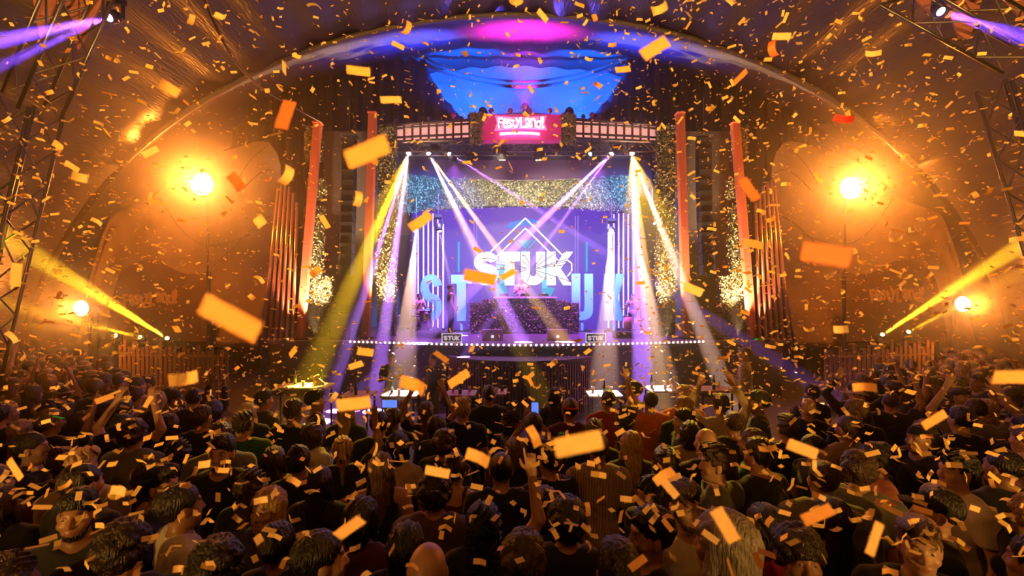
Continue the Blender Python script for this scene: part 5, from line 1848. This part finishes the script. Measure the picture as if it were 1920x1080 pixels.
# column, row of the head, sex, hair, hair colour, top, top colour, pose, turn (0 faces the stage, 90 left, 180 the camera), label, extra
NEAR = [
    (38, 935, 'f', 'long', 'brown', 'short', 'black', 'down', 15, 'long brown hair woman seen from behind at the lower left edge', {}),
    (122, 892, 'm', 'swept', 'blond', 'short', 'cream', 'down', 20, 'blond short-haired man in a cream shirt, lower left', {}),
    (148, 972, 'm', 'crop', 'black', 'short', 'charcoal', 'down', 205, 'dark-haired bearded man facing out of the crowd, lower left', {'beard': True}),
    (207, 890, 'm', 'short', 'dark brown', 'short', 'black', 'down', -12, 'dark mop-haired man in black between blond and profile men', {}),
    (262, 930, 'm', 'swept', 'black', 'short', 'black', 'down', -80, 'black-haired man in profile looking toward the stage centre', {}),
    (313, 900, 'f', 'long', 'brown', 'tank', 'charcoal', 'down', -65, 'woman with straight brown hair and pale cheek, in profile', {}),
    (366, 945, 'm', 'short', 'black', 'short', 'white', 'down', -40, 'man in a white T-shirt with black hair, head bent', {}),
    (232, 1030, 'm', 'curly', 'dark brown', 'short', 'black', 'down', 10, 'dark curly head from behind, under the profile man', {}),
    (78, 1052, 'f', 'wavy', 'brown', 'short', 'black', 'down', -30, 'wavy brown hair woman in the bottom left corner', {}),
    (455, 1048, 'm', 'curly', 'black', 'short', 'black', 'down', 0, 'frizzy dark head at the bottom edge, right of the white T-shirt', {}),
    (486, 950, 'f', 'long', 'blond', 'short', 'charcoal', 'down', 165, 'blond long-haired woman turned to face the camera', {}),
    (350, 862, 'm', 'crop', 'black', 'short', 'black', 'down', 190, 'dark-haired man looking back from behind the profile woman', {'beard': True}),
    (60, 842, 'm', 'short', 'dark brown', 'short', 'black', 'down', -60, 'broad dark-haired man near the left edge, face half turned', {}),
    (555, 882, 'f', 'bun', 'dark brown', 'short', 'black', 'down', 10, 'woman with dark hair tied in a bun, left of the long-haired pair', {}),
    (592, 900, 'f', 'long', 'dark brown', 'short', 'black', 'front', 0, 'woman with very straight dark hair and raised hands', {}),
    (690, 885, 'f', 'long', 'light brown', 'tank', 'black', 'down', 8, 'bare-shouldered woman in a black strap top, light brown hair', {}),
    (512, 908, 'f', 'wavy', 'brown', 'short', 'black', 'down', 0, 'wavy brown hair woman beside the blond woman', {}),
    (662, 985, 'f', 'bob', 'black', 'short', 'maroon', 'down', -20, 'round black bob below the bare-shouldered woman', {}),
    (816, 925, 'm', 'curly', 'dark brown', 'short', 'brown', 'down', 0, 'curly dark head over a brown T-shirt, in the middle', {}),
    (856, 884, 'f', 'bun', 'brown', 'tank', 'maroon', 'down', -10, 'woman with a small bun and bare reddish back', {}),
    (946, 888, 'm', 'buzz', 'black', 'short', 'black', 'down', 5, 'close-cropped man in black left of the pinstripe shirt', {}),
    (798, 1062, 'm', 'bald', 'brown', 'short', 'black', 'down', 0, 'bald man seen from behind at the bottom edge', {}),
    (614, 1040, 'm', 'short', 'black', 'short', 'black', 'down', -60, 'large dark-haired man at the bottom, cheek turned to the stage', {}),
    (532, 1030, 'f', 'bun', 'dark brown', 'short', 'black', 'down', 0, 'pinned-up dark hair at the bottom, left of the large man', {}),
    (1140, 838, 'm', 'buzz', 'dark brown', 'long', 'cream', 'down', 0, 'broad man in a pale pinstripe shirt seen from behind', {'shirt_mat': PIN}),
    (1010, 942, 'f', 'bob', 'dark brown', 'short', 'black', 'front', 10, 'dark bobbed woman clapping below the pinstripe shirt', {}),
    (1078, 990, 'm', 'curly', 'dark brown', 'short', 'black', 'down', -5, 'bushy dark head in the centre of the bottom rows', {}),
    (1205, 1002, 'm', 'crop', 'black', 'short', 'black', 'down', 95, 'man in profile to the left, ear and cheek lit red', {}),
    (1232, 940, 'f', 'long', 'black', 'short', 'black', 'down', 115, 'woman with black hair over one shoulder, face lit', {}),
    (1300, 942, 'm', 'swept', 'brown', 'short', 'white', 'down', 195, 'bearded man in a white collar facing the camera, laughing', {'beard': True}),
    (1348, 1022, 'm', 'bob', 'grey', 'short', 'maroon', 'down', 40, 'grey-haired man, largest head near the bottom', {}),
    (1330, 860, 'm', 'swept', 'brown', 'hoodie', 'olive', 'down', 75, 'brown wavy-haired man in an olive hood, in profile', {}),
    (1200, 850, 'f', 'long', 'blond', 'short', 'charcoal', 'down', 0, 'long blond hair from behind, beside the pinstripe shirt', {}),
    (1248, 858, 'f', 'wavy', 'brown', 'short', 'black', 'down', 10, 'wavy brown hair from behind, right of the long blond hair', {}),
    (1303, 838, 'm', 'bald', 'brown', 'short', 'black', 'down', 10, 'bald man right of the wavy brown hair', {}),
    (1415, 858, 'm', 'crop', 'black', 'short', 'black', 'front', 25, 'dark man with a wristband raised before his chest', {}),
    (1022, 1056, 'm', 'curly', 'brown', 'short', 'black', 'down', 0, 'frizzy brown head at the bottom edge, centre', {}),
    (1545, 905, 'm', 'buzz', 'brown', 'short', 'grey', 'down', -12, 'buzz-cut man in a grey T-shirt, back to the camera', {}),
    (1668, 870, 'm', 'curly', 'black', 'short', 'salmon', 'front', 70, 'man in a salmon shirt with both palms turned up', {}),
    (1815, 892, 'm', 'swept', 'black', 'short', 'white', 'down', 85, 'dark-haired man in a white T-shirt, in profile', {}),
    (1765, 968, 'm', 'cap', 'black', 'short', 'black', 'down', 60, 'man in a black cap and black shirt, looking down', {}),
    (1680, 1002, 'm', 'swept', 'light brown', 'short', 'black', 'down', 150, 'laughing man with swept light hair, face to the camera', {}),
    (1498, 1046, 'm', 'curly', 'dark brown', 'short', 'black', 'down', 170, 'tousled brown-haired man bowing at the bottom edge', {}),
    (1882, 948, 'f', 'curly', 'blond', 'short', 'black', 'down', 80, 'woman with curly blond hair at the right edge', {}),
    (1872, 880, 'm', 'buzz', 'black', 'short', 'black', 'down', 10, 'shaven dark head behind the curly blond woman', {}),
    (1588, 805, 'm', 'buzz', 'brown', 'short', 'tan', 'down', 10, 'tall man in a tan T-shirt above the grey T-shirt', {}),
    (1595, 1000, 'f', 'long', 'dark brown', 'short', 'black', 'down', 5, 'dark long hair between the grey T-shirt and the laughing man', {}),
    (1880, 1040, 'm', 'short', 'black', 'short', 'black', 'down', 20, 'dark shape of a man in the bottom right corner', {}),
    (1424, 985, 'f', 'bob', 'dark brown', 'short', 'red', 'down', 5, 'person in a red top right of the grey-haired man', {}),
    (905, 985, 'f', 'wavy', 'black', 'short', 'black', 'oneup', 0, 'dark wavy hair with one hand raised, right of the brown T-shirt', {}),
    (735, 1045, 'f', 'long', 'black', 'short', 'charcoal', 'down', -5, 'dark long hair left of the bald man at the bottom', {}),
    (1120, 1060, 'm', 'crop', 'dark brown', 'long', 'grey', 'down', 0, 'man in a grey checked shirt at the bottom, centre', {}),
    # farther ones that the photo shows clearly
    (592, 752, 'm', 'crop', 'black', 'short', 'black', 'down', -60, 'dark-haired man in front row before the yellow-lit table', {}),
    (868, 770, 'm', 'swept', 'blond', 'short', 'black', 'down', 0, 'short blond hair from behind in the front row, black top', {}),
    (916, 742, 'm', 'buzz', 'black', 'long', 'black', 'down', 20, 'tall man in a white collar before the ribbed thrust', {}),
    (1042, 745, 'f', 'wavy', 'dark brown', 'short', 'black', 'down', -20, 'dark wavy-haired person right of the lit phone', {}),
    (1068, 770, 'm', 'cap_back', 'brown', 'short', 'maroon', 'down', 10, 'person in a red cap in the front rows', {'capc': 'red'}),
    (1140, 752, 'm', 'buzz', 'black', 'short', 'red', 'oneup', 5, 'man in a red T-shirt pointing a finger up', {}),
    (1192, 736, 'm', 'cap', 'black', 'short', 'black', 'down', 60, 'man in a black cap before the white tables', {}),
    (1215, 752, 'm', 'buzz', 'dark brown', 'short', 'orange', 'down', 10, 'cropped man in an orange T-shirt lit yellow', {}),
    (1282, 745, 'm', 'swept', 'blond', 'short', 'orange', 'down', 0, 'blond man in an orange top at the front', {}),
    (1298, 765, 'm', 'curly', 'blond', 'short', 'black', 'down', 5, 'glowing curly yellow-lit hair in the front rows', {}),
    (1345, 762, 'm', 'crop', 'brown', 'long', 'cream', 'bothup', 0, 'person in a cream jacket with fists joined overhead', {}),
    (1410, 756, 'm', 'crop', 'black', 'short', 'black', 'down', 70, 'dark-haired man in profile, right of the cream jacket', {}),
    (1000, 800, 'm', 'short', 'dark brown', 'short', 'black', 'phone', 0, 'person holding a lit phone upright to film the stage', {}),
    (735, 790, 'f', 'pony', 'brown', 'short', 'black', 'phone', 0, 'person filming sideways with a phone, left of centre', {}),
    (795, 775, 'f', 'long', 'light brown', 'short', 'black', 'bothup', 5, 'person with both hands up before the white pit table', {}),
    (650, 775, 'f', 'long', 'blond', 'short', 'black', 'down', 0, 'long golden-lit hair in the front row, left of centre', {}),
    (720, 790, 'm', 'short', 'dark brown', 'short', 'black', 'down', 0, 'short dark head in the front row, right of the golden hair', {}),
    (250, 815, 'm', 'curly', 'brown', 'short', 'grey', 'down', 0, 'curly-haired man in grey, mid left', {}),
    (1660, 720, 'm', 'buzz', 'dark brown', 'short', 'charcoal', 'oneup', 0, 'man with one arm up before the right slat barrier', {}),
    (1800, 672, 'm', 'cap_back', 'black', 'short', 'black', 'down', 40, 'silhouette in a cap under the right low blinder', {}),
    (1880, 690, 'm', 'short', 'black', 'short', 'black', 'bothup', 0, 'silhouette with arms joined high at the right edge', {}),
    (1895, 745, 'm', 'short', 'dark brown', 'short', 'black', 'down', 30, 'dark head at the right edge below the raised arms', {}),
    (1615, 745, 'm', 'cap', 'brown', 'short', 'black', 'down', 60, 'man in a pale cap right of the stage', {'capc': 'cream'}),
    (118, 665, 'm', 'crop', 'black', 'short', 'tan', 'down', 0, 'silhouette under the left low blinder', {}),
    (60, 690, 'm', 'buzz', 'black', 'short', 'cream', 'down', -60, 'tall fair man near the left edge, turned to the stage', {}),
    (198, 678, 'm', 'bob', 'black', 'short', 'black', 'down', 0, 'dark head before the left slat barrier', {}),
]
PLACED = []


SPOTS = []
for (px, py, sex, hair, hc, top, tc_, pose, turn, label, ex) in NEAR:
    sc = {'m': 1.02, 'f': 0.955}[sex] + PRNG.uniform(-0.015, 0.02)
    if py == 1022:
        sc = 1.12
    Y = (CAM_Z - HZ * sc) * FPX / (py - HY)
    x = (px - 960) * Y / FPX
    SPOTS.append([x, Y, sc])
# nobody stands inside a neighbour: ease close pairs apart along the line of sight first
for it in range(60):
    for i in range(len(SPOTS)):
        for j in range(i):
            a, b = SPOTS[i], SPOTS[j]
            dx, dy = a[0] - b[0], a[1] - b[1]
            d = math.hypot(dx, dy)
            if d < 0.44:
                m_ = (0.44 - d) * 0.25
                for q, sg in ((a, 1), (b, -1)):
                    k_ = sg * m_ / max(d, 1e-4)
                    q[0] += dx * k_ * 0.6
                    q[1] = max(1.75, q[1] + dy * k_)
for (px, py, sex, hair, hc, top, tc_, pose, turn, label, ex), (x, Y, sc) in zip(NEAR, SPOTS):
    PLACED.append((x, Y))
    person(x, Y, label, sex, pose, hair, hc, top, tc_, math.radians(turn), sc, group='festival crowd', **ex)

# ------------------------------------------------------------------ the rest of the crowd, row by row
LIMX = [-200, 0, 60, 150, 230, 300, 360, 430, 520, 700, 1000, 1300, 1420, 1480, 1560, 1640, 1720, 1800, 1900, 2100]
LIMY = [11.5, 11.5, 11.0, 10.2, 8.8, 7.6, 6.8, 6.2, 5.7, 5.45, 5.4, 5.4, 5.6, 6.2, 7.0, 8.0, 9.6, 11.0, 11.6, 11.6]
ROWS = []
yy = 2.25
while yy < 11.4:
    ROWS.append(yy)
    yy += 0.41 + 0.010 * yy
WORDS = ['first', 'second', 'third', 'fourth', 'fifth', 'sixth', 'seventh', 'eighth', 'ninth', 'tenth', 'eleventh', 'twelfth', 'thirteenth', 'fourteenth', 'fifteenth', 'sixteenth', 'seventeenth', 'eighteenth', 'nineteenth', 'twentieth'] + ['twenty-' + w for w in ('first', 'second', 'third', 'fourth', 'fifth', 'sixth', 'seventh', 'eighth', 'ninth')]
n_auto = 0
for ri, ry in enumerate(ROWS):
    half = ry * 1.21
    x = -half + PRNG.uniform(0, 0.3)
    rank = {'left': 0, 'middle': 0, 'right': 0}
    while x < half:
        Y = ry + PRNG.uniform(-0.12, 0.12)
        X = x + PRNG.uniform(-0.08, 0.08)
        x += PRNG.uniform(0.40, 0.53) * (1 if ry < 6 else 1.06)
        px = 960 + X * FPX / Y
        if px < -60 or px > 1980 or abs(X) > 10.9 or min((X + 8.35) ** 2, (X - 9.05) ** 2) + (Y - 6.6) ** 2 < 0.7:
            continue
        if Y > np.interp(px, LIMX, LIMY):
            continue
        if any((X - a) ** 2 + (Y - b) ** 2 < 0.395 ** 2 for a, b in PLACED):
            continue
        part = 'left' if px < 640 else 'middle' if px < 1280 else 'right'
        rank[part] += 1
        sex = PRNG.choice('mmmff')
        hair = PRNG.choice(['short', 'crop', 'swept', 'curly', 'buzz', 'short', 'crop', 'cap', 'cap_back']) if sex == 'm' else PRNG.choice(['long', 'long', 'wavy', 'pony', 'bun', 'bob'])
        hc = PRNG.choices(['black', 'dark brown', 'brown', 'light brown', 'blond'], [5, 6, 4, 2, 2])[0]
        topc = PRNG.choices(['black', 'charcoal', 'navy', 'white', 'cream', 'tan', 'olive', 'grey', 'maroon', 'green', 'brown'], [9, 4, 3, 1.2, 1, .7, 1, 1, 1, .4, 1])[0]
        top = PRNG.choices(['short', 'long', 'hoodie', 'tank'], [7, 2.0, 0.6, 0.8 if sex == 'f' else 0])[0]
        pose = PRNG.choices(['down', 'front', 'oneup', 'bothup', 'phone'], [7, 1.6, 0.8 if Y > 4 else 0.2, 0.5 if Y > 4 else 0, 0.25 if Y > 4 else 0])[0]
        turn = PRNG.gauss(0, 22) if PRNG.random() < 0.8 else PRNG.choice([90, -90, 160, 200]) + PRNG.gauss(0, 15)
        hw = {'short': 'short %s hair', 'crop': 'cropped %s hair', 'swept': 'swept %s hair', 'curly': 'curly %s hair', 'buzz': 'shaved %s hair', 'cap': 'a cap', 'cap_back': 'a cap worn backward',
              'long': 'long %s hair', 'wavy': 'wavy %s hair', 'pony': 'a %s ponytail', 'bun': 'a %s bun', 'bob': 'bobbed %s hair'}[hair]
        hw = hw % hc if '%s' in hw else hw
        label = f'{hw}, {topc} top, {WORDS[rank[part] - 1]} from the left in {part} crowd row {WORDS[ri]}'
        person(X, Y, label, sex, pose, hair, hc, top, topc, math.radians(turn), {'m': 1.0, 'f': 0.945}[sex] + PRNG.uniform(-0.035, 0.035), group='festival crowd',
               capc=PRNG.choice(['black', 'navy', 'charcoal', 'cream']))
        PLACED.append((X, Y))
        n_auto += 1
print('CROWD', len(NEAR), n_auto)

# ------------------------------------------------------------------ performers and pit staff
def stand_at(px, Y, z, **kw):
    p = P(px, 0, Y)
    return person(p.x, Y, kw.pop('label'), z=z, **kw)


stand_at(845, 16.3, STAGE_Z, label='man in a black sleeveless top walking across the stage', sex='m', pose='down', hair='buzz', hairc='black', top='tank', topc='black', rz=math.radians(-70), scale=1.04, beard=True)
stand_at(977, 18.6, STAGE_Z + 0.45, label='DJ in a white shirt and white cap behind the hedge booth', sex='m', pose='front', hair='cap', hairc='brown', top='short', topc='white', rz=PI, scale=1.0, capc='white')
MB().box((P(977, 0, 18.6).x, 18.6, STAGE_Z + 0.225), (2.4, 0.9, 0.45)).build('riser_platform', M_skirt)
tag(bpy.data.objects['riser_platform'], 'low black riser the DJ stands on behind the booth', 'platform')
stand_at(786, 17.0, STAGE_Z, label='drummer in a pale top behind the chrome drums', sex='m', pose='front', hair='short', hairc='brown', top='short', topc='cream', rz=PI + 0.5, scale=0.86)
stand_at(1186, 17.1, STAGE_Z, label='player in a lilac top behind the hand drums', sex='m', pose='front', hair='short', hairc='dark brown', top='short', topc='lilac', rz=PI - 0.5, scale=0.86)
stand_at(1396, 8.7, 0.12, label='waiter in a pale jacket carrying drinks by the pit tables', sex='m', pose='front', hair='buzz', hairc='light brown', top='long', topc='cream', rz=math.radians(60), scale=1.08)
stand_at(735, 10.4, 0.0, label='shadowy server bending behind the bright white table', sex='m', pose='front', hair='short', hairc='black', top='short', topc='black', rz=math.radians(200), scale=0.98)
stand_at(812, 10.2, 0.0, label='shadowy server standing between the white table and the thrust', sex='m', pose='down', hair='short', hairc='black', top='short', topc='black', rz=math.radians(150), scale=0.98)
wr = P(1396, 0, 8.7)
MB().box((wr.x, 8.7, 0.06), (0.9, 0.9, 0.12)).build('step_block', M_black)
tag(bpy.data.objects['step_block'], 'low black step under the waiter', 'platform')

# phones held up
M_phone = mat('phone_case', (0.02, 0.02, 0.02), 0.3)
M_pscr = mat('phone_screen', (0.02, 0.03, 0.08), 0.2, emit=(0.12, 0.22, 0.9), estr=1.2)
for idx, (px, py, Y, land, lab) in enumerate(((1003, 768, 4.6, False, 'phone held upright with a lit blue screen'), (731, 757, 4.6, True, 'phone held sideways with a lit blue screen'))):
    p = P(px, py, Y)
    e = empty('phone', p, lab, 'phone')
    w, h = (0.16, 0.08) if land else (0.075, 0.155)
    MB().box((0, 0, 0), (w, 0.009, h)).build('case', M_phone, e, local=True)
    MB().box((0, -0.0052, 0), (w * 0.93, 0.002, h * 0.93)).build('screen', M_pscr, e, local=True)
# ------------------------------------------------------------------ confetti
M_conf = mat('orange_tissue_paper', (0.9, 0.5, 0.15), 0.6, objcol=True, trans=0.38, noise=0.06, nscale=60)
CR = random.Random(2024)


def strip_mesh(bend, fold, n=8, L=0.055, Wd=0.021):
    m = MB()

    def fn(u, v):
        s = (u - 0.5) * L
        if fold:
            a = fold * (1 if s > 0 else 0)
            x, z = (s * math.cos(a), s * math.sin(a))
        elif bend:
            x, z = math.sin(s * bend) / bend, (1 - math.cos(s * bend)) / bend
        else:
            x, z = s, 0.0
        return (x, (v - 0.5) * Wd, z)
    return m.grid(fn, n, 1).mesh('confetti', M_conf)


STRIPS = [strip_mesh(0, 0, 1), strip_mesh(0, 0, 1), strip_mesh(22, 0), strip_mesh(45, 0), strip_mesh(0, 0.9, 4)]
for me in STRIPS:
    for p in me.polygons:
        p.use_smooth = True
CC = [(0.96, 0.56, 0.17), (0.96, 0.64, 0.24), (0.95, 0.48, 0.12), (0.97, 0.70, 0.30)]

BIG = [(432, 597, 115, -30), (688, 285, 90, 17), (1550, 477, 96, -8), (1085, 832, 92, 8), (1003, 818, 44, -60), (655, 990, 62, 40), (663, 757, 62, 5), (1895, 707, 68, 0),
       (325, 170, 46, -30), (535, 215, 62, 80), (1405, 355, 48, -60), (1360, 985, 66, -60), (1640, 1010, 62, 60), (1533, 965, 56, 30), (230, 920, 40, -10), (900, 858, 54, -20),
       (1505, 842, 54, -20), (1752, 787, 46, 35), (160, 335, 42, -10), (135, 312, 26, -35), (672, 133, 42, 0), (733, 187, 38, 8), (1228, 90, 62, 35), (763, 58, 34, 55),
       (1447, 93, 36, -70), (447, 345, 52, -45), (790, 415, 50, 35), (673, 372, 36, 75), (900, 520, 62, -10), (1300, 543, 42, -20), (30, 515, 44, 80), (28, 880, 44, -50),
       (350, 710, 60, 10), (860, 710, 44, 35), (780, 722, 60, -15), (685, 660, 36, -5), (495, 408, 50, 30), (540, 330, 46, 60), (1570, 618, 36, 0), (282, 285, 30, 30),
       (1232, 20, 40, 15), (965, 5, 36, 0), (1168, 130, 30, 10), (1255, 915, 40, -50), (390, 870, 34, 5), (820, 885, 46, -12), (1620, 725, 40, 5), (1245, 890, 46, 35)]
n_obj = 0


def put(px, py, Y, roll, yaw, pitch, label, mesh=None, c=None):
    global n_obj
    o = obj('confetti_strip', mesh or CR.choice(STRIPS))
    o.location = P(px, py, Y)
    # sheet facing the camera (normal -Y), rolled in its plane, then tipped
    R = Matrix.Rotation(math.radians(yaw), 3, 'Z') @ Matrix.Rotation(math.radians(pitch), 3, 'X') @ Matrix.Rotation(math.radians(-roll), 3, 'Y') @ Matrix.Rotation(PI / 2, 3, 'X')
    o.rotation_euler = R.to_euler()
    o.color = (*(c or CR.choice(CC)), 1)
    tag(o, label, 'confetti', 'falling confetti strips')
    n_obj += 1
    return o


def tilt(a):
    return {0: 'lying level'}.get(a, ('steep ' if abs(a) > 45 else 'slanting ' if abs(a) > 20 else 'slightly ') + ('rising' if a > 0 else 'falling'))


PLACE = [(0, 640, 'left side'), (640, 1280, 'middle'), (1280, 1920, 'right side')]
for i, (px, py, L, ang) in enumerate(BIG):
    Y = FPX * 0.055 / L
    size = 'huge blurred' if L > 80 else 'large' if L > 50 else 'big'
    hor = 'far left' if px < 350 else 'left of centre' if px < 780 else 'centre' if px < 1140 else 'right of centre' if px < 1570 else 'far right'
    ver = 'against the roof' if py < 200 else 'over the stage lights' if py < 450 else 'above the crowd' if py < 680 else 'over the front rows' if py < 850 else 'over the nearest heads'
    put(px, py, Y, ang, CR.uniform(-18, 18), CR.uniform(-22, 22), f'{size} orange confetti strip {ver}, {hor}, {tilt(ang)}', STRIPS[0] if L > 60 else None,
        (0.75, 0.22, 0.06) if (px, py) in ((1550, 477), (1405, 355), (1447, 93), (535, 215), (447, 345)) else None)  # darker red; the backlit strip's shade is painted into its colour
SMALL = []
while n_obj < 300:
    Y = 1.25 + 2.3 * CR.random() ** 0.8
    px, py = CR.uniform(0, 1920), CR.uniform(0, 1080)
    if P(px, py, Y).z < 1.78:
        if CR.random() < 0.0:
            continue
        Y = min(Y, (CAM_Z - 1.8) * FPX / max(1, py - HY)) * CR.uniform(0.6, 0.98)
        if Y < 1.1:
            continue
    if 200 < py < 640 and 640 < px < 1300 and CR.random() < 0.45:
        continue
    c = CR.choice(CC) if CR.random() > 0.03 else CR.choice([(0.8, 0.05, 0.04), (0.03, 0.5, 0.15)])
    me_ = CR.choice(STRIPS)
    SMALL.append((px, py, me_, c, put(px, py, Y, CR.gauss(0, 35), CR.gauss(0, 45), CR.gauss(0, 45), 'x', me_, c)))
ORD = WORDS + ['thirtieth'] + ['thirty-' + w for w in WORDS[:9]]
BANDS = ['under the roof', 'level with the arch', 'level with the sign', 'level with the header', 'level with the screen',
         'level with the stage', 'over the farthest heads', 'over the middle rows', 'over the near rows', 'over the nearest heads']
for bi, bname in enumerate(BANDS):
    row = sorted((q for q in SMALL if int(min(9, q[1] // 108)) == bi), key=lambda q: q[0])
    for r_, (px, py, me_, c, o) in enumerate(row):
        look = ['flat', 'flat', 'bowed', 'curled', 'folded'][STRIPS.index(me_)]
        hue = 'orange' if c[0] > 0.9 else 'red' if c[0] > 0.5 else 'green'
        o['label'] = f'{look} small {hue} confetti strip, {ORD[r_]} from left {bname}'

# everything farther off: too many and too small to count
NR = np.random.default_rng(9)
N = 7000
V = np.zeros((N, 6, 3))
k = 0
while k < N:
    Y = 2.7 + 2.2 * NR.random() if NR.random() < 0.11 else 4.0 + 9.2 * NR.random() ** 0.8
    px, py = NR.uniform(-60, 1980), NR.uniform(-20, 1060)
    low = NR.random() < 0.045
    if low:            # close over the heads
        py = NR.uniform(690, 1090)
        Y = (CAM_Z - NR.uniform(1.84, 2.25)) * FPX / (py - HY)
        if Y < 1.7:
            continue
    # denser in the cloud on the left and over the pit
    dens = 0.36 + 0.64 * math.exp(-((px - 90) / 190) ** 2 - ((py - 480) / 210) ** 2) + 0.34 * math.exp(-((px - 1500) / 420) ** 2) + 0.4 * math.exp(-((py - 700) / 60) ** 2)
    if 640 < px < 1200 and 300 < py < 640:
        dens *= 0.4
    if NR.random() > dens and not low:
        continue
    c = P(px, py, Y)
    zmin = 1.84 if Y < float(np.interp(px, LIMX, LIMY)) + 0.4 else 1.15 if Y < 10.5 else 0.3
    if c.z < zmin or c.z > 9.2 or (Y > 11 and abs(c.x) > 11.2) or (c.x / 13) ** 2 + (c.z / 10) ** 2 > 1:
        continue
    d1 = NR.normal(0, 1, 3) * (1, 1, 0.45)
    d1 /= np.linalg.norm(d1)
    d2 = np.cross(d1, NR.normal(0, 1, 3))
    d2 /= np.linalg.norm(d2)
    d3 = np.cross(d1, d2)
    L, Wd = 0.055 * NR.uniform(0.85, 1.1), 0.021
    b = NR.choice([0, 0, 0.3, 0.7, 1.2]) * L / 3
    c = np.array(c)
    V[k] = (c - d1 * L / 2 - d2 * Wd / 2 + d3 * b, c - d2 * Wd / 2, c + d1 * L / 2 - d2 * Wd / 2 + d3 * b, c + d1 * L / 2 + d2 * Wd / 2 + d3 * b, c + d2 * Wd / 2, c - d1 * L / 2 + d2 * Wd / 2 + d3 * b)
    k += 1
me = bpy.data.meshes.new('confetti_cloud')
i6 = np.arange(N)[:, None] * 6
me.from_pydata(V.reshape(-1, 3).tolist(), [], np.concatenate([i6 + [0, 1, 4, 5], i6 + [1, 2, 3, 4]]).tolist())
me.materials.append(M_conf)
me.update()
cl = obj('confetti_cloud', me)
cl.color = (0.98, 0.70, 0.24, 1)
tag(cl, 'countless tiny far-off confetti strips filling the air', 'confetti', kind='stuff')

seen = {}
for o in [q for q in bpy.data.objects if q.name.startswith('confetti_strip')]:
    seen.setdefault(o['label'], []).append(o)
for lab, os_ in seen.items():
    if len(os_) > 1:
        os_.sort(key=lambda q: (q.location.x / q.location.y))
        for k_, o in enumerate(os_):
            o['label'] = lab + f', {["first", "second", "third", "fourth"][k_]} from left'
